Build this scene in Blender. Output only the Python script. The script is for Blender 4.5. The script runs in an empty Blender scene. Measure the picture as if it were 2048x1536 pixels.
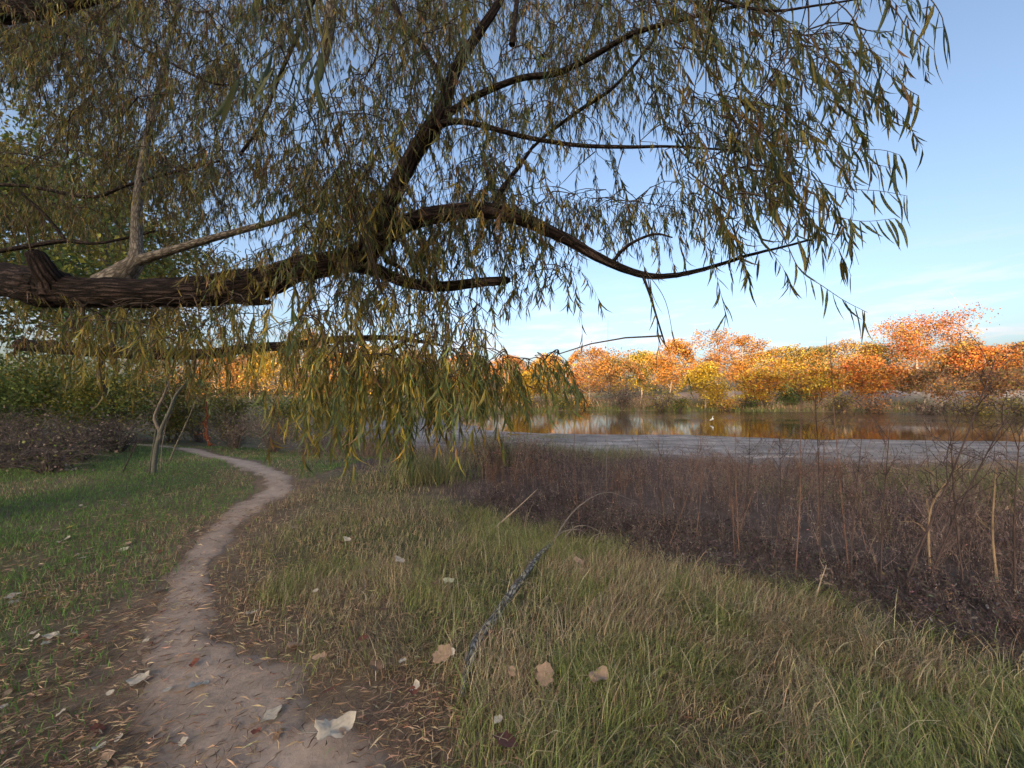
import bpy, math, random
import numpy as np
from mathutils import Vector

# ------------------------------------------------------------------ camera, sky, sun, exposure
S = bpy.context.scene
C = S.collection
rng = np.random.default_rng(7)
random.seed(7)

F_PX = 800.0                       # focal length for a 2048 px wide frame
CAM_Z = 1.6
PITCH = math.atan(22 / F_PX)
cd = bpy.data.cameras.new('camera')
cd.sensor_width = 36.0
cd.lens = 36.0 * F_PX / 2048.0
cd.clip_start = 0.05
cd.clip_end = 3000
cam = bpy.data.objects.new('camera', cd)
cam.location = (0, 0, CAM_Z)
cam.rotation_euler = (math.pi / 2 + PITCH, 0, 0)
C.objects.link(cam)
S.camera = cam

SUN_EL = math.radians(10.0)
SUN_AZ = math.radians(200.0)       # clockwise from +Y: behind the camera, a little to its left
w = bpy.data.worlds.new('World')
S.world = w
w.use_nodes = True
nt = w.node_tree
nt.nodes.clear()
out = nt.nodes.new('ShaderNodeOutputWorld')
bg = nt.nodes.new('ShaderNodeBackground')
sky = nt.nodes.new('ShaderNodeTexSky')
sky.sky_type = 'NISHITA'
sky.sun_disc = False
sky.sun_elevation = SUN_EL
sky.sun_rotation = SUN_AZ
sky.altitude = 100
sky.air_density = 0.7
sky.dust_density = 5.0
sky.ozone_density = 0.8
bg.inputs['Strength'].default_value = 0.15
# thin clouds low all round the horizon
tc = nt.nodes.new('ShaderNodeTexCoord')
sep = nt.nodes.new('ShaderNodeSeparateXYZ')
mp = nt.nodes.new('ShaderNodeMapping')
mp.inputs['Scale'].default_value = (5.0, 5.0, 26.0)
nz = nt.nodes.new('ShaderNodeTexNoise')
nz.inputs['Scale'].default_value = 1.3
nz.inputs['Detail'].default_value = 6
nz.inputs['Roughness'].default_value = 0.62
cr = nt.nodes.new('ShaderNodeValToRGB')
cr.color_ramp.elements[0].position = 0.50
cr.color_ramp.elements[1].position = 0.66
band = nt.nodes.new('ShaderNodeValToRGB')
band.color_ramp.elements[0].position = 0.0
band.color_ramp.elements[0].color = (1, 1, 1, 1)
band.color_ramp.elements[1].position = 0.30
band.color_ramp.elements[1].color = (0, 0, 0, 1)
mul = nt.nodes.new('ShaderNodeMath'); mul.operation = 'MULTIPLY'
mul2 = nt.nodes.new('ShaderNodeMath'); mul2.operation = 'MULTIPLY'
mul2.inputs[1].default_value = 1.0
mix = nt.nodes.new('ShaderNodeMixRGB'); mix.blend_type = 'MIX'
tint = nt.nodes.new('ShaderNodeMixRGB'); tint.blend_type = 'MULTIPLY'
tint.inputs[0].default_value = 1.0
tint.inputs[2].default_value = (1.55, 1.05, 0.95, 1)
L = nt.links.new
L(tc.outputs['Generated'], sep.inputs[0])
L(tc.outputs['Generated'], mp.inputs['Vector'])
L(mp.outputs[0], nz.inputs['Vector'])
L(nz.outputs['Fac'], cr.inputs['Fac'])
L(sep.outputs['Z'], band.inputs['Fac'])
L(cr.outputs['Color'], mul.inputs[0])
L(band.outputs['Color'], mul.inputs[1])
L(mul.outputs[0], mul2.inputs[0])
L(sky.outputs[0], tint.inputs[1])
L(mul2.outputs[0], mix.inputs[0])
L(sky.outputs[0], mix.inputs[1])
L(tint.outputs[0], mix.inputs[2])
L(mix.outputs[0], bg.inputs['Color'])
L(bg.outputs[0], out.inputs['Surface'])

sd = bpy.data.lights.new('sun', 'SUN')
sd.energy = 3.1
sd.angle = math.radians(0.5)
sd.color = (1.0, 0.70, 0.42)
sun = bpy.data.objects.new('sun', sd)
TO_SUN = Vector((math.sin(SUN_AZ) * math.cos(SUN_EL), math.cos(SUN_AZ) * math.cos(SUN_EL), math.sin(SUN_EL)))
sun.rotation_euler = TO_SUN.to_track_quat('Z', 'Y').to_euler()
sun.location = TO_SUN * 50
C.objects.link(sun)

S.view_settings.view_transform = 'Standard'
S.view_settings.look = 'None'
S.view_settings.gamma = 1.0
S.view_settings.use_curve_mapping = False
S.view_settings.exposure = 1.55
S.render.engine = 'CYCLES'
S.cycles.use_denoising = True
S.cycles.max_bounces = 8
S.cycles.transparent_max_bounces = 8

# ------------------------------------------------------------------ helpers
def hash3(i, j, k):
    n = (i * 374761393 + j * 668265263 + k * 2147483647 + 1013) & 0xffffffff
    n = ((n ^ (n >> 13)) * 1274126177) & 0xffffffff
    n = n ^ (n >> 16)
    return (n & 0xffff) / 65535.0

def vnoise(x, y, z=None):
    x = np.asarray(x, float); y = np.asarray(y, float)
    z = np.zeros_like(x) if z is None else np.asarray(z, float)
    xi, yi, zi = np.floor(x).astype(np.int64), np.floor(y).astype(np.int64), np.floor(z).astype(np.int64)
    fx, fy, fz = x - xi, y - yi, z - zi
    fx, fy, fz = (t * t * (3 - 2 * t) for t in (fx, fy, fz))
    r = 0
    for a in (0, 1):
        for b in (0, 1):
            for c in (0, 1):
                r = r + hash3(xi + a, yi + b, zi + c) * (fx if a else 1 - fx) * (fy if b else 1 - fy) * (fz if c else 1 - fz)
    return r

def fbm(x, y, z=None, oct=4):
    r, a, t, s = 0, 1.0, 0, 1.0
    for o in range(oct):
        r = r + a * vnoise(np.asarray(x) * s + 17 * o, np.asarray(y) * s - 9 * o, None if z is None else np.asarray(z) * s)
        t += a; a *= 0.5; s *= 2.03
    return r / t

def sstep(a, b, x):
    t = np.clip((np.asarray(x, float) - a) / (b - a), 0, 1)
    return t * t * (3 - 2 * t)

def unit(v):
    v = np.asarray(v, float)
    return v / np.maximum(np.linalg.norm(v, axis=-1, keepdims=True), 1e-9)

def ray(px, py):
    u = (np.asarray(px, float) - 1024) / F_PX
    v = (768 - np.asarray(py, float)) / F_PX
    c, s = math.cos(PITCH), math.sin(PITCH)
    return np.stack([u, c - v * s, s + v * c], -1)

def at(px, py, depth):
    d = ray(px, py)
    k = np.asarray(depth, float) / d[..., 1]
    return np.array([0, 0, CAM_Z]) + d * k[..., None]

class MB:
    """collects vertices, triangles, quads and one colour per vertex; builds ONE mesh"""
    def __init__(s):
        s.v, s.c, s.t, s.q, s.uv, s.n = [], [], [], [], [], 0
    def add(s, V, T=None, Q=None, col=(0.5, 0.5, 0.5), uv=None):
        V = np.asarray(V, float).reshape(-1, 3)
        col = np.asarray(col, float)
        if col.ndim == 1:
            col = np.broadcast_to(col, (len(V), 3))
        s.v.append(V); s.c.append(col)
        s.uv.append(np.zeros((len(V), 2)) if uv is None else uv)
        if T is not None and len(T): s.t.append(np.asarray(T, np.int64).reshape(-1, 3) + s.n)
        if Q is not None and len(Q): s.q.append(np.asarray(Q, np.int64).reshape(-1, 4) + s.n)
        s.n += len(V)
    def mesh(s, name, mat, smooth=False):
        me = bpy.data.meshes.new(name)
        V = np.concatenate(s.v) if s.v else np.zeros((0, 3))
        T = np.concatenate(s.t) if s.t else np.zeros((0, 3), np.int64)
        Q = np.concatenate(s.q) if s.q else np.zeros((0, 4), np.int64)
        me.vertices.add(len(V))
        me.vertices.foreach_set('co', V.astype(np.float32).ravel())
        loops = np.concatenate([T.ravel(), Q.ravel()])
        me.loops.add(len(loops))
        me.loops.foreach_set('vertex_index', loops.astype(np.int32))
        me.polygons.add(len(T) + len(Q))
        st = np.concatenate([np.arange(len(T)) * 3, len(T) * 3 + np.arange(len(Q)) * 4])
        me.polygons.foreach_set('loop_start', st.astype(np.int32))
        if smooth:
            me.polygons.foreach_set('use_smooth', np.ones(len(T) + len(Q), bool))
        a = me.attributes.new('col', 'FLOAT_COLOR', 'POINT')
        cc = np.concatenate(s.c) if s.c else np.zeros((0, 3))
        a.data.foreach_set('color', np.concatenate([cc, np.ones((len(cc), 1))], 1).astype(np.float32).ravel())
        UV = np.concatenate(s.uv)
        ul = me.uv_layers.new(name='uv')
        ul.data.foreach_set('uv', UV[loops].astype(np.float32).ravel())
        me.materials.append(mat)
        me.update(calc_edges=True)
        return me
    def build(s, name, mat, parent=None, smooth=False):
        o = bpy.data.objects.new(name, s.mesh(name, mat, smooth))
        C.objects.link(o)
        if parent is not None: o.parent = parent
        return o

def tag(o, label=None, cat=None, group=None, kind=None):
    if label: o['label'] = label
    if cat: o['category'] = cat
    if group: o['group'] = group
    if kind: o['kind'] = kind
    return o

def empty(name, loc=(0, 0, 0)):
    o = bpy.data.objects.new(name, None)
    o.location = loc
    o.empty_display_size = 0.2
    C.objects.link(o)
    return o

def attach(part, root):            # parent without moving: parts are built in world coordinates
    part.parent = root
    part.matrix_parent_inverse = root.matrix_basis.inverted()
    return part

def spline(P, n):
    """Catmull-Rom through the points (any width of row)"""
    P = np.asarray(P, float)
    Q = np.vstack([2 * P[0] - P[1], P, 2 * P[-1] - P[-2]])
    t = np.linspace(0, len(P) - 1, n)
    i = np.minimum(t.astype(int), len(P) - 2)
    f = (t - i)[:, None]
    a, b, c, d = Q[i], Q[i + 1], Q[i + 2], Q[i + 3]
    return 0.5 * ((2 * b) + (-a + c) * f + (2 * a - 5 * b + 4 * c - d) * f ** 2 + (-a + 3 * b - 3 * c + d) * f ** 3)

def tube(mb, P, R, sides=6, col=(0.1, 0.08, 0.06), rough=0.0, seed=0.0, cap=True):
    P = np.asarray(P, float); n = len(P)
    R = np.broadcast_to(np.asarray(R, float), (n,))
    T = unit(np.gradient(P, axis=0))
    up = np.array([0.0, 0, 1]) if abs(T[0][2]) < 0.9 else np.array([1.0, 0, 0])
    N = np.zeros_like(P)
    v = unit(np.cross(T[0], np.cross(up, T[0])))
    for i in range(n):
        v = unit(v - T[i] * np.dot(v, T[i])); N[i] = v
    B = np.cross(T, N)
    ang = np.linspace(0, 2 * np.pi, sides, endpoint=False)
    ln = np.concatenate([[0], np.cumsum(np.linalg.norm(np.diff(P, axis=0), axis=1))])
    A, Lg = np.meshgrid(ang, ln)
    rr = np.repeat(R[:, None], sides, 1)
    if rough > 0:
        cx, cy = np.cos(A), np.sin(A)
        big = fbm(cx * 1.3 + seed, cy * 1.3, Lg * 2.2, 3) - 0.5
        fur = np.abs(fbm(cx * 5.0 + 31 + seed, cy * 5.0, Lg * 3.3, 3) - 0.5) * 2
        fin = np.abs(fbm(cx * 10.0 + 11 + seed, cy * 10.0, Lg * 8.0, 2) - 0.5) * 2
        rr = rr * (1 + 0.35 * rough * big) + rough * (0.10 * np.minimum(fur, 0.35) + 0.05 * np.minimum(fin, 0.4)) - 0.02 * rough
    V = P[:, None] + rr[..., None] * (np.cos(A)[..., None] * N[:, None] + np.sin(A)[..., None] * B[:, None])
    i, j = np.meshgrid(np.arange(n - 1), np.arange(sides), indexing='ij')
    k = (j + 1) % sides
    Q = np.stack([i * sides + j, i * sides + k, (i + 1) * sides + k, (i + 1) * sides + j], -1).reshape(-1, 4)
    V = V.reshape(-1, 3)
    uv = np.stack([(A * np.mean(R)).ravel(), Lg.ravel()], 1)
    tri = []
    if cap:
        V = np.vstack([V, P[0], P[-1]])
        uv = np.vstack([uv, [[0, 0], [0, ln[-1]]]])
        a0, a1 = n * sides, n * sides + 1
        js = np.arange(sides); ks = (js + 1) % sides
        tri = np.concatenate([np.stack([np.full(sides, a0), ks, js], 1),
                              np.stack([np.full(sides, a1), (n - 1) * sides + js, (n - 1) * sides + ks], 1)])
    mb.add(V, tri, Q, col, uv)

def leaves(mb, P, D, Lh, W, col, bend=0.25, r=None):
    """narrow pointed leaves: 6 verts, 4 triangles each"""
    r = rng if r is None else r
    n = len(P)
    if n == 0: return
    D = unit(D)
    X = unit(r.normal(size=(n, 3)))
    Sd = unit(np.cross(D, X)); Nn = np.cross(Sd, D)
    Lh = np.broadcast_to(Lh, (n,))[:, None]; W = np.broadcast_to(W, (n,))[:, None]
    b = (r.normal(size=(n, 1)) * bend)
    def cl(t): return P + D * Lh * t + (Nn * 0.4 + Sd * 0.9) * b * Lh * t * t
    V = np.stack([cl(0), cl(.3) - Sd * W * .5, cl(.3) + Sd * W * .5, cl(.65) - Sd * W * .42, cl(.65) + Sd * W * .42, cl(1.)], 1)
    o = (np.arange(n) * 6)[:, None]
    T = np.concatenate([o + [0, 2, 1], o + [3, 4, 5]])
    Q = o + [1, 2, 4, 3]
    mb.add(V.reshape(-1, 3), T, Q, np.repeat(np.broadcast_to(col, (n, 3)), 6, 0))

def slivers(mb, P, D, Lh, W, col, bend=0.3, r=None):
    """narrow leaves for the farther sprays: 4 verts, one kinked quad each"""
    r = rng if r is None else r
    n = len(P)
    if n == 0: return
    D = unit(D); Sd = unit(np.cross(D, r.normal(size=(n, 3))))
    Lh = np.broadcast_to(Lh, (n,))[:, None]; W = np.broadcast_to(W, (n,))[:, None]
    b = r.normal(size=(n, 1)) * bend * Lh * .3
    V = np.stack([P, P + D * Lh * .45 + Sd * (W * .5 + b), P + D * Lh, P + D * Lh * .45 - Sd * (W * .5 - b)], 1)
    o = (np.arange(n) * 4)[:, None]
    mb.add(V.reshape(-1, 3), None, o + [0, 1, 2, 3], np.repeat(np.broadcast_to(col, (n, 3)), 4, 0))

def diamonds(mb, P, size, col, r=None, aspect=0.75, N=None):
    """broad leaves or leaf sprays seen from afar: one folded quad each"""
    r = rng if r is None else r
    n = len(P)
    if n == 0: return
    D = unit(r.normal(size=(n, 3)))
    Sd = unit(np.cross(D, r.normal(size=(n, 3))))
    s = np.broadcast_to(size, (n,))[:, None]
    nn = np.cross(D, Sd)
    V = np.stack([P - D * s * .5, P + Sd * s * .5 * aspect + nn * s * .08, P + D * s * .5, P - Sd * s * .5 * aspect + nn * s * .08], 1)
    o = (np.arange(n) * 4)[:, None]
    mb.add(V.reshape(-1, 3), None, o + [0, 1, 2, 3], np.repeat(np.broadcast_to(col, (n, 3)), 4, 0))

def blades(mb, P, D, H, W, col, droop=0.6, segs=3, r=None, tipcol=None):
    """grass blades bending over; P base, D lean direction (horizontal unit), H length"""
    r = rng if r is None else r
    n = len(P)
    if n == 0: return
    H = np.broadcast_to(H, (n,))[:, None]; W = np.broadcast_to(W, (n,))[:, None]
    dr = np.abs(r.normal(droop, droop * .45, (n, 1)))
    D = np.asarray(D, float)
    Sd = np.stack([-D[:, 1], D[:, 0], np.zeros(n)], 1)
    tw = r.normal(0, .7, (n, 1))
    Sd = unit(Sd * np.cos(tw) + D * np.sin(tw))
    pts, p, ang = [], P.copy(), r.uniform(0.05, 0.5, (n, 1))
    pts.append(p)
    for k in range(segs):
        step = H / segs
        p = p + step * (np.array([0, 0, 1.0]) * np.cos(ang) + D * np.sin(ang))
        ang = ang + dr * 2.0 / segs
        pts.append(p)
    rows = []
    for k in range(segs):
        wk = W * (1 - 0.55 * k / segs) * .5
        rows += [pts[k] - Sd * wk, pts[k] + Sd * wk]
    rows.append(pts[-1])
    V = np.stack(rows, 1); m = V.shape[1]
    o = (np.arange(n) * m)[:, None]
    Q = np.concatenate([o + [2 * k, 2 * k + 1, 2 * k + 3, 2 * k + 2] for k in range(segs - 1)])
    T = o + [2 * (segs - 1), 2 * (segs - 1) + 1, m - 1]
    c = np.repeat(np.broadcast_to(col, (n, 3))[:, None], m, 1)
    mb.add(V.reshape(-1, 3), T, Q, c.reshape(-1, 3))

def pal(cols, n, wts=None, var=0.15, r=None):
    r = rng if r is None else r
    cols = np.asarray(cols, float)
    i = r.choice(len(cols), n, p=None if wts is None else np.asarray(wts, float) / np.sum(wts))
    c = cols[i] * np.exp(r.normal(0, var, (n, 1)))
    return np.clip(c * np.exp(r.normal(0, var * .3, (n, 3))), 0.004, 0.9)

def in_poly(px, py, poly):
    poly = np.asarray(poly, float)
    r = np.zeros(np.shape(px), bool)
    j = len(poly) - 1
    for i in range(len(poly)):
        (xi, yi), (xj, yj) = poly[i], poly[j]
        cnd = ((yi > py) != (yj > py)) & (px < (xj - xi) * (py - yi) / (yj - yi + 1e-12) + xi)
        r ^= cnd
        j = i
    return r

def sample_poly(poly, n, r=None):
    r = rng if r is None else r
    poly = np.asarray(poly, float)
    lo, hi = poly.min(0), poly.max(0)
    got = np.zeros((0, 2))
    while len(got) < n:
        q = r.uniform(lo, hi, (n * 2, 2))
        got = np.vstack([got, q[in_poly(q[:, 0], q[:, 1], poly)]])
    return got[:n]

# ------------------------------------------------------------------ materials
def new_mat(name):
    m = bpy.data.materials.new(name); m.use_nodes = True
    t = m.node_tree; t.nodes.clear()
    o = t.nodes.new('ShaderNodeOutputMaterial')
    return m, t, o

def node(t, kind, **kw):
    n = t.nodes.new(kind)
    for k, v in kw.items():
        if k in n.inputs.keys(): n.inputs[k].default_value = v
        else: setattr(n, k, v)
    return n

def leaf_mat(name, trans=0.35, rough=0.55, spec=0.25, noise=20.0):
    m, t, o = new_mat(name)
    a = node(t, 'ShaderNodeAttribute', attribute_name='col')
    n = node(t, 'ShaderNodeTexNoise', Scale=noise, Detail=2.0)
    g = node(t, 'ShaderNodeNewGeometry')
    t.links.new(g.outputs['Position'], n.inputs['Vector'])
    mr = node(t, 'ShaderNodeMapRange')
    mr.inputs['To Min'].default_value = 0.7; mr.inputs['To Max'].default_value = 1.3
    t.links.new(n.outputs['Fac'], mr.inputs['Value'])
    mx = node(t, 'ShaderNodeVectorMath', operation='SCALE')
    t.links.new(a.outputs['Color'], mx.inputs[0]); t.links.new(mr.outputs[0], mx.inputs['Scale'])
    p = node(t, 'ShaderNodeBsdfPrincipled', Roughness=rough)
    p.inputs['Specular IOR Level'].default_value = spec
    t.links.new(mx.outputs[0], p.inputs['Base Color'])
    if trans > 0:
        tr = node(t, 'ShaderNodeBsdfTranslucent')
        t.links.new(mx.outputs[0], tr.inputs['Color'])
        ms = node(t, 'ShaderNodeMixShader', Fac=trans)
        t.links.new(p.outputs[0], ms.inputs[1]); t.links.new(tr.outputs[0], ms.inputs[2])
        t.links.new(ms.outputs[0], o.inputs['Surface'])
    else:
        t.links.new(p.outputs[0], o.inputs['Surface'])
    return m

def bark_mat(name, dark, mid, light, su=26.0, sv=5.0, strength=1.0, dist=0.03):
    m, t, o = new_mat(name)
    uv = node(t, 'ShaderNodeUVMap', uv_map='uv')
    mp = node(t, 'ShaderNodeMapping'); mp.inputs['Scale'].default_value = (su, sv, 1)
    t.links.new(uv.outputs[0], mp.inputs['Vector'])
    wn = node(t, 'ShaderNodeTexNoise', Scale=1.6, Detail=4.0)
    t.links.new(mp.outputs[0], wn.inputs['Vector'])
    add = node(t, 'ShaderNodeMixRGB', blend_type='ADD'); add.inputs[0].default_value = 1.8
    t.links.new(mp.outputs[0], add.inputs[1]); t.links.new(wn.outputs['Color'], add.inputs[2])
    vo = node(t, 'ShaderNodeTexVoronoi', feature='DISTANCE_TO_EDGE', Scale=1.0)
    t.links.new(add.outputs[0], vo.inputs['Vector'])
    r1 = node(t, 'ShaderNodeValToRGB')
    r1.color_ramp.elements[0].position = 0.02; r1.color_ramp.elements[1].position = 0.30
    t.links.new(vo.outputs['Distance'], r1.inputs['Fac'])
    n2 = node(t, 'ShaderNodeTexNoise', Scale=60.0, Detail=6.0, Roughness=0.7)
    t.links.new(uv.outputs[0], n2.inputs['Vector'])
    cr = node(t, 'ShaderNodeValToRGB')
    cr.color_ramp.elements[0].color = (*dark, 1); cr.color_ramp.elements[1].color = (*light, 1)
    e = cr.color_ramp.elements.new(0.45); e.color = (*mid, 1)
    mm = node(t, 'ShaderNodeMath', operation='MULTIPLY')
    t.links.new(r1.outputs[0], mm.inputs[0]); t.links.new(n2.outputs['Fac'], mm.inputs[1])
    m3 = node(t, 'ShaderNodeMath', operation='MULTIPLY'); m3.inputs[1].default_value = 1.5
    t.links.new(mm.outputs[0], m3.inputs[0])
    t.links.new(m3.outputs[0], cr.inputs['Fac'])
    b = node(t, 'ShaderNodeBump', Strength=strength, Distance=dist)
    t.links.new(mm.outputs[0], b.inputs['Height'])
    p = node(t, 'ShaderNodeBsdfPrincipled', Roughness=0.9)
    p.inputs['Specular IOR Level'].default_value = 0.15
    t.links.new(cr.outputs[0], p.inputs['Base Color']); t.links.new(b.outputs[0], p.inputs['Normal'])
    t.links.new(p.outputs[0], o.inputs['Surface'])
    return m

def soil_mat(name, scale=30.0, bump=0.6, dist=0.02, rough=0.95, spec=0.1, crack=0.0, lo=0.6, hi=1.4):
    m, t, o = new_mat(name)
    a = node(t, 'ShaderNodeAttribute', attribute_name='col')
    g = node(t, 'ShaderNodeNewGeometry')
    n = node(t, 'ShaderNodeTexNoise', Scale=scale, Detail=8.0, Roughness=0.68)
    t.links.new(g.outputs['Position'], n.inputs['Vector'])
    n2 = node(t, 'ShaderNodeTexNoise', Scale=scale * 0.12, Detail=4.0)
    t.links.new(g.outputs['Position'], n2.inputs['Vector'])
    av = node(t, 'ShaderNodeMath', operation='ADD')
    t.links.new(n.outputs['Fac'], av.inputs[0]); t.links.new(n2.outputs['Fac'], av.inputs[1])
    mr = node(t, 'ShaderNodeMapRange')
    mr.inputs['From Min'].default_value = 0.6; mr.inputs['From Max'].default_value = 1.4
    mr.inputs['To Min'].default_value = lo; mr.inputs['To Max'].default_value = hi
    t.links.new(av.outputs[0], mr.inputs['Value'])
    h = n.outputs['Fac']; sc = mr.outputs[0]
    if crack > 0:
        vo = node(t, 'ShaderNodeTexVoronoi', feature='DISTANCE_TO_EDGE', Scale=4.0)
        wv = node(t, 'ShaderNodeMixRGB', blend_type='ADD'); wv.inputs[0].default_value = 0.6
        t.links.new(g.outputs['Position'], wv.inputs[1]); t.links.new(n2.outputs['Color'], wv.inputs[2])
        t.links.new(wv.outputs[0], vo.inputs['Vector'])
        rr = node(t, 'ShaderNodeValToRGB')
        rr.color_ramp.elements[0].position = 0.0; rr.color_ramp.elements[1].position = 0.035
        rr.color_ramp.elements[0].color = (1 - crack,) * 3 + (1,)
        t.links.new(vo.outputs['Distance'], rr.inputs['Fac'])
        m1 = node(t, 'ShaderNodeMath', operation='MULTIPLY')
        t.links.new(sc, m1.inputs[0]); t.links.new(rr.outputs[0], m1.inputs[1]); sc = m1.outputs[0]
        m2 = node(t, 'ShaderNodeMath', operation='MULTIPLY')
        t.links.new(h, m2.inputs[0]); t.links.new(rr.outputs[0], m2.inputs[1]); h = m2.outputs[0]
    mx = node(t, 'ShaderNodeVectorMath', operation='SCALE')
    t.links.new(a.outputs['Color'], mx.inputs[0]); t.links.new(sc, mx.inputs['Scale'])
    b = node(t, 'ShaderNodeBump', Strength=bump, Distance=dist)
    t.links.new(h, b.inputs['Height'])
    p = node(t, 'ShaderNodeBsdfPrincipled', Roughness=rough)
    p.inputs['Specular IOR Level'].default_value = spec
    t.links.new(mx.outputs[0], p.inputs['Base Color']); t.links.new(b.outputs[0], p.inputs['Normal'])
    t.links.new(p.outputs[0], o.inputs['Surface'])
    return m

M = {}
M['leaf'] = leaf_mat('willow_leaf', 0.42, 0.45, 0.3)
M['broad'] = leaf_mat('broad_leaf', 0.4, 0.55, 0.2)
M['autumn'] = leaf_mat('autumn_leaf', 0.3, 0.7, 0.1, 2.0)
M['grass'] = leaf_mat('grass_blade', 0.3, 0.6, 0.2)
M['dry'] = leaf_mat('dry_plant', 0.15, 0.85, 0.1)
M['fallen'] = leaf_mat('fallen_leaf', 0.12, 0.7, 0.2, 60.0)
M['twig'] = leaf_mat('twig_bark', 0.0, 0.85, 0.15)
M['bark'] = bark_mat('willow_bark', (0.007, 0.005, 0.004), (0.036, 0.023, 0.019), (0.125, 0.088, 0.074), 30, 3.2, 1.0, 0.04)
M['bark_small'] = bark_mat('branch_bark', (0.008, 0.006, 0.005), (0.028, 0.020, 0.016), (0.08, 0.06, 0.05), 60, 14, 0.7, 0.008)
M['bark_grey'] = bark_mat('grey_bark', (0.07, 0.06, 0.05), (0.17, 0.145, 0.12), (0.30, 0.27, 0.23), 40, 10, 0.5, 0.008)
M['bark_pale'] = leaf_mat('pale_bark', 0.0, 0.85, 0.1, 3.0)
M['lichen'] = bark_mat('lichened_wood', (0.06, 0.055, 0.05), (0.20, 0.19, 0.175), (0.55, 0.54, 0.50), 40, 12, 0.9, 0.008)
M['ground'] = soil_mat('ground_soil', 30, 0.7, 0.03)
M['path'] = soil_mat('path_dirt', 38, 0.5, 0.012, crack=0.14, lo=0.62, hi=1.3)
M['mud'] = soil_mat('mud', 9.0, 0.8, 0.06, rough=0.75, spec=0.3, lo=0.25, hi=1.6)

# ------------------------------------------------------------------ terrain
WATER_Z = -1.0
POND = np.array([(-2.5, 29), (0.5, 26.6), (5, 26), (10, 24.5), (19, 23), (32, 22), (60, 19), (140, 12), (190, 30), (75, 55), (50, 60),
                 (25, 66), (6, 67), (0, 60), (-4, 50), (-4.5, 38)], float)

def pond_sd(x, y):
    x = np.asarray(x, float); y = np.asarray(y, float)
    d = np.full(x.shape, 1e9)
    for i in range(len(POND)):
        a, b = POND[i], POND[(i + 1) % len(POND)]
        e = b - a
        t = np.clip(((x - a[0]) * e[0] + (y - a[1]) * e[1]) / (e @ e), 0, 1)
        d = np.minimum(d, np.hypot(x - a[0] - t * e[0], y - a[1] - t * e[1]))
    d = d + (fbm(x * .35, y * .35, None, 3) - .5) * 1.6 + (fbm(x * .16 + 40, y * .10 + 7, None, 2) - .5) * 4.5
    return np.where(in_poly(x, y, POND), -d, d)

def Hh(x, y):
    x = np.asarray(x, float); y = np.asarray(y, float)
    d = pond_sd(x, y)
    near = -1.0 + 0.012 * np.clip(d, 0, 9) + 0.9 * sstep(8.5, 20, d)
    far_top = 0.4 + 1.9 * sstep(22, 38, x) * sstep(4, 11, d) + 0.4 * sstep(10, 30, d)
    far = -1.0 + (far_top + 1.0) * sstep(0, 9, d)
    k = sstep(42, 52, y + 0.10 * np.maximum(x - 20, 0))
    z = near * (1 - k) + far * k
    z = np.where(d < 0, -1.0 - np.minimum(1.2, -d * 0.10), z)
    amp = 0.05 + 0.30 * sstep(15, 80, np.hypot(x, y))
    z = z + (fbm(x * .6 + 5, y * .6, None, 3) - .5) * amp * np.where(d < 9, .15, 1)
    # low grassy swell at the right of the path
    z = z + 0.07 * np.exp(-(((x - 1.3) / 1.6) ** 2 + ((y - 2.9) / 1.1) ** 2))
    # unseen ridge added behind the camera to keep evening sun off the near bank
    ridge = 91.5 + 3.5 * sstep(-60, 40, x + 153) + (fbm(x * .05, y * .012, None, 2) - .5) * 7.0
    z = z + ridge * sstep(-150, -420, y)
    return z

def ground_hit(px, py, z_up=0.0):
    """where the ray through a pixel meets the ground"""
    d = ray(px, py)
    lo, hi = 0.3, 200.0
    s = np.linspace(0.5, 14, 900) ** 2 / 2
    p = np.array([0, 0, CAM_Z]) + d[None] * s[:, None]
    below = p[:, 2] < Hh(p[:, 0], p[:, 1]) + z_up
    i = int(np.argmax(below)) if below.any() else -1
    return p[i]

def warp(a, lim, n):
    t = np.linspace(-1, 1, n)
    return np.sinh(t * a) / math.sinh(a) * lim

# path centre line (pixel, half-width in metres)
PATH_PX = [(520, 1700, .52), (480, 1540, .38), (415, 1420, .32), (372, 1320, .26), (362, 1240, .20), (385, 1150, .18), (430, 1070, .19), (490, 1020, .21),
           (548, 985, .26), (552, 958, .26), (505, 934, .27), (440, 915, .27), (385, 901, .30), (330, 894, .30), (250, 888, .3)]
PATH = []
for (a, b, h) in PATH_PX:
    g = ground_hit(a, b) if b < 1600 else None
    if g is None:
        d = ray(a, b); k = CAM_Z / -d[2]; g = np.array([0, 0, CAM_Z]) + d * k
    PATH.append((g[0], g[1], h))
PATH.append((PATH[-1][0] - 3.5, PATH[-1][1] + 0.4, .3))
PATH = [(PATH[0][0] + .05, PATH[0][1] - 1.5, .6)] + PATH
PATH_S = spline(PATH, 160)

def path_d(x, y):
    """distance to the path's edge (negative inside)"""
    x = np.asarray(x, float); y = np.asarray(y, float)
    sh = x.shape; x = x.ravel(); y = y.ravel()
    best = np.full(x.shape, 1e9)
    for k in range(0, len(PATH_S), 1):
        best = np.minimum(best, np.hypot(x - PATH_S[k, 0], y - PATH_S[k, 1]) - PATH_S[k, 2])
    return best.reshape(sh)

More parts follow.
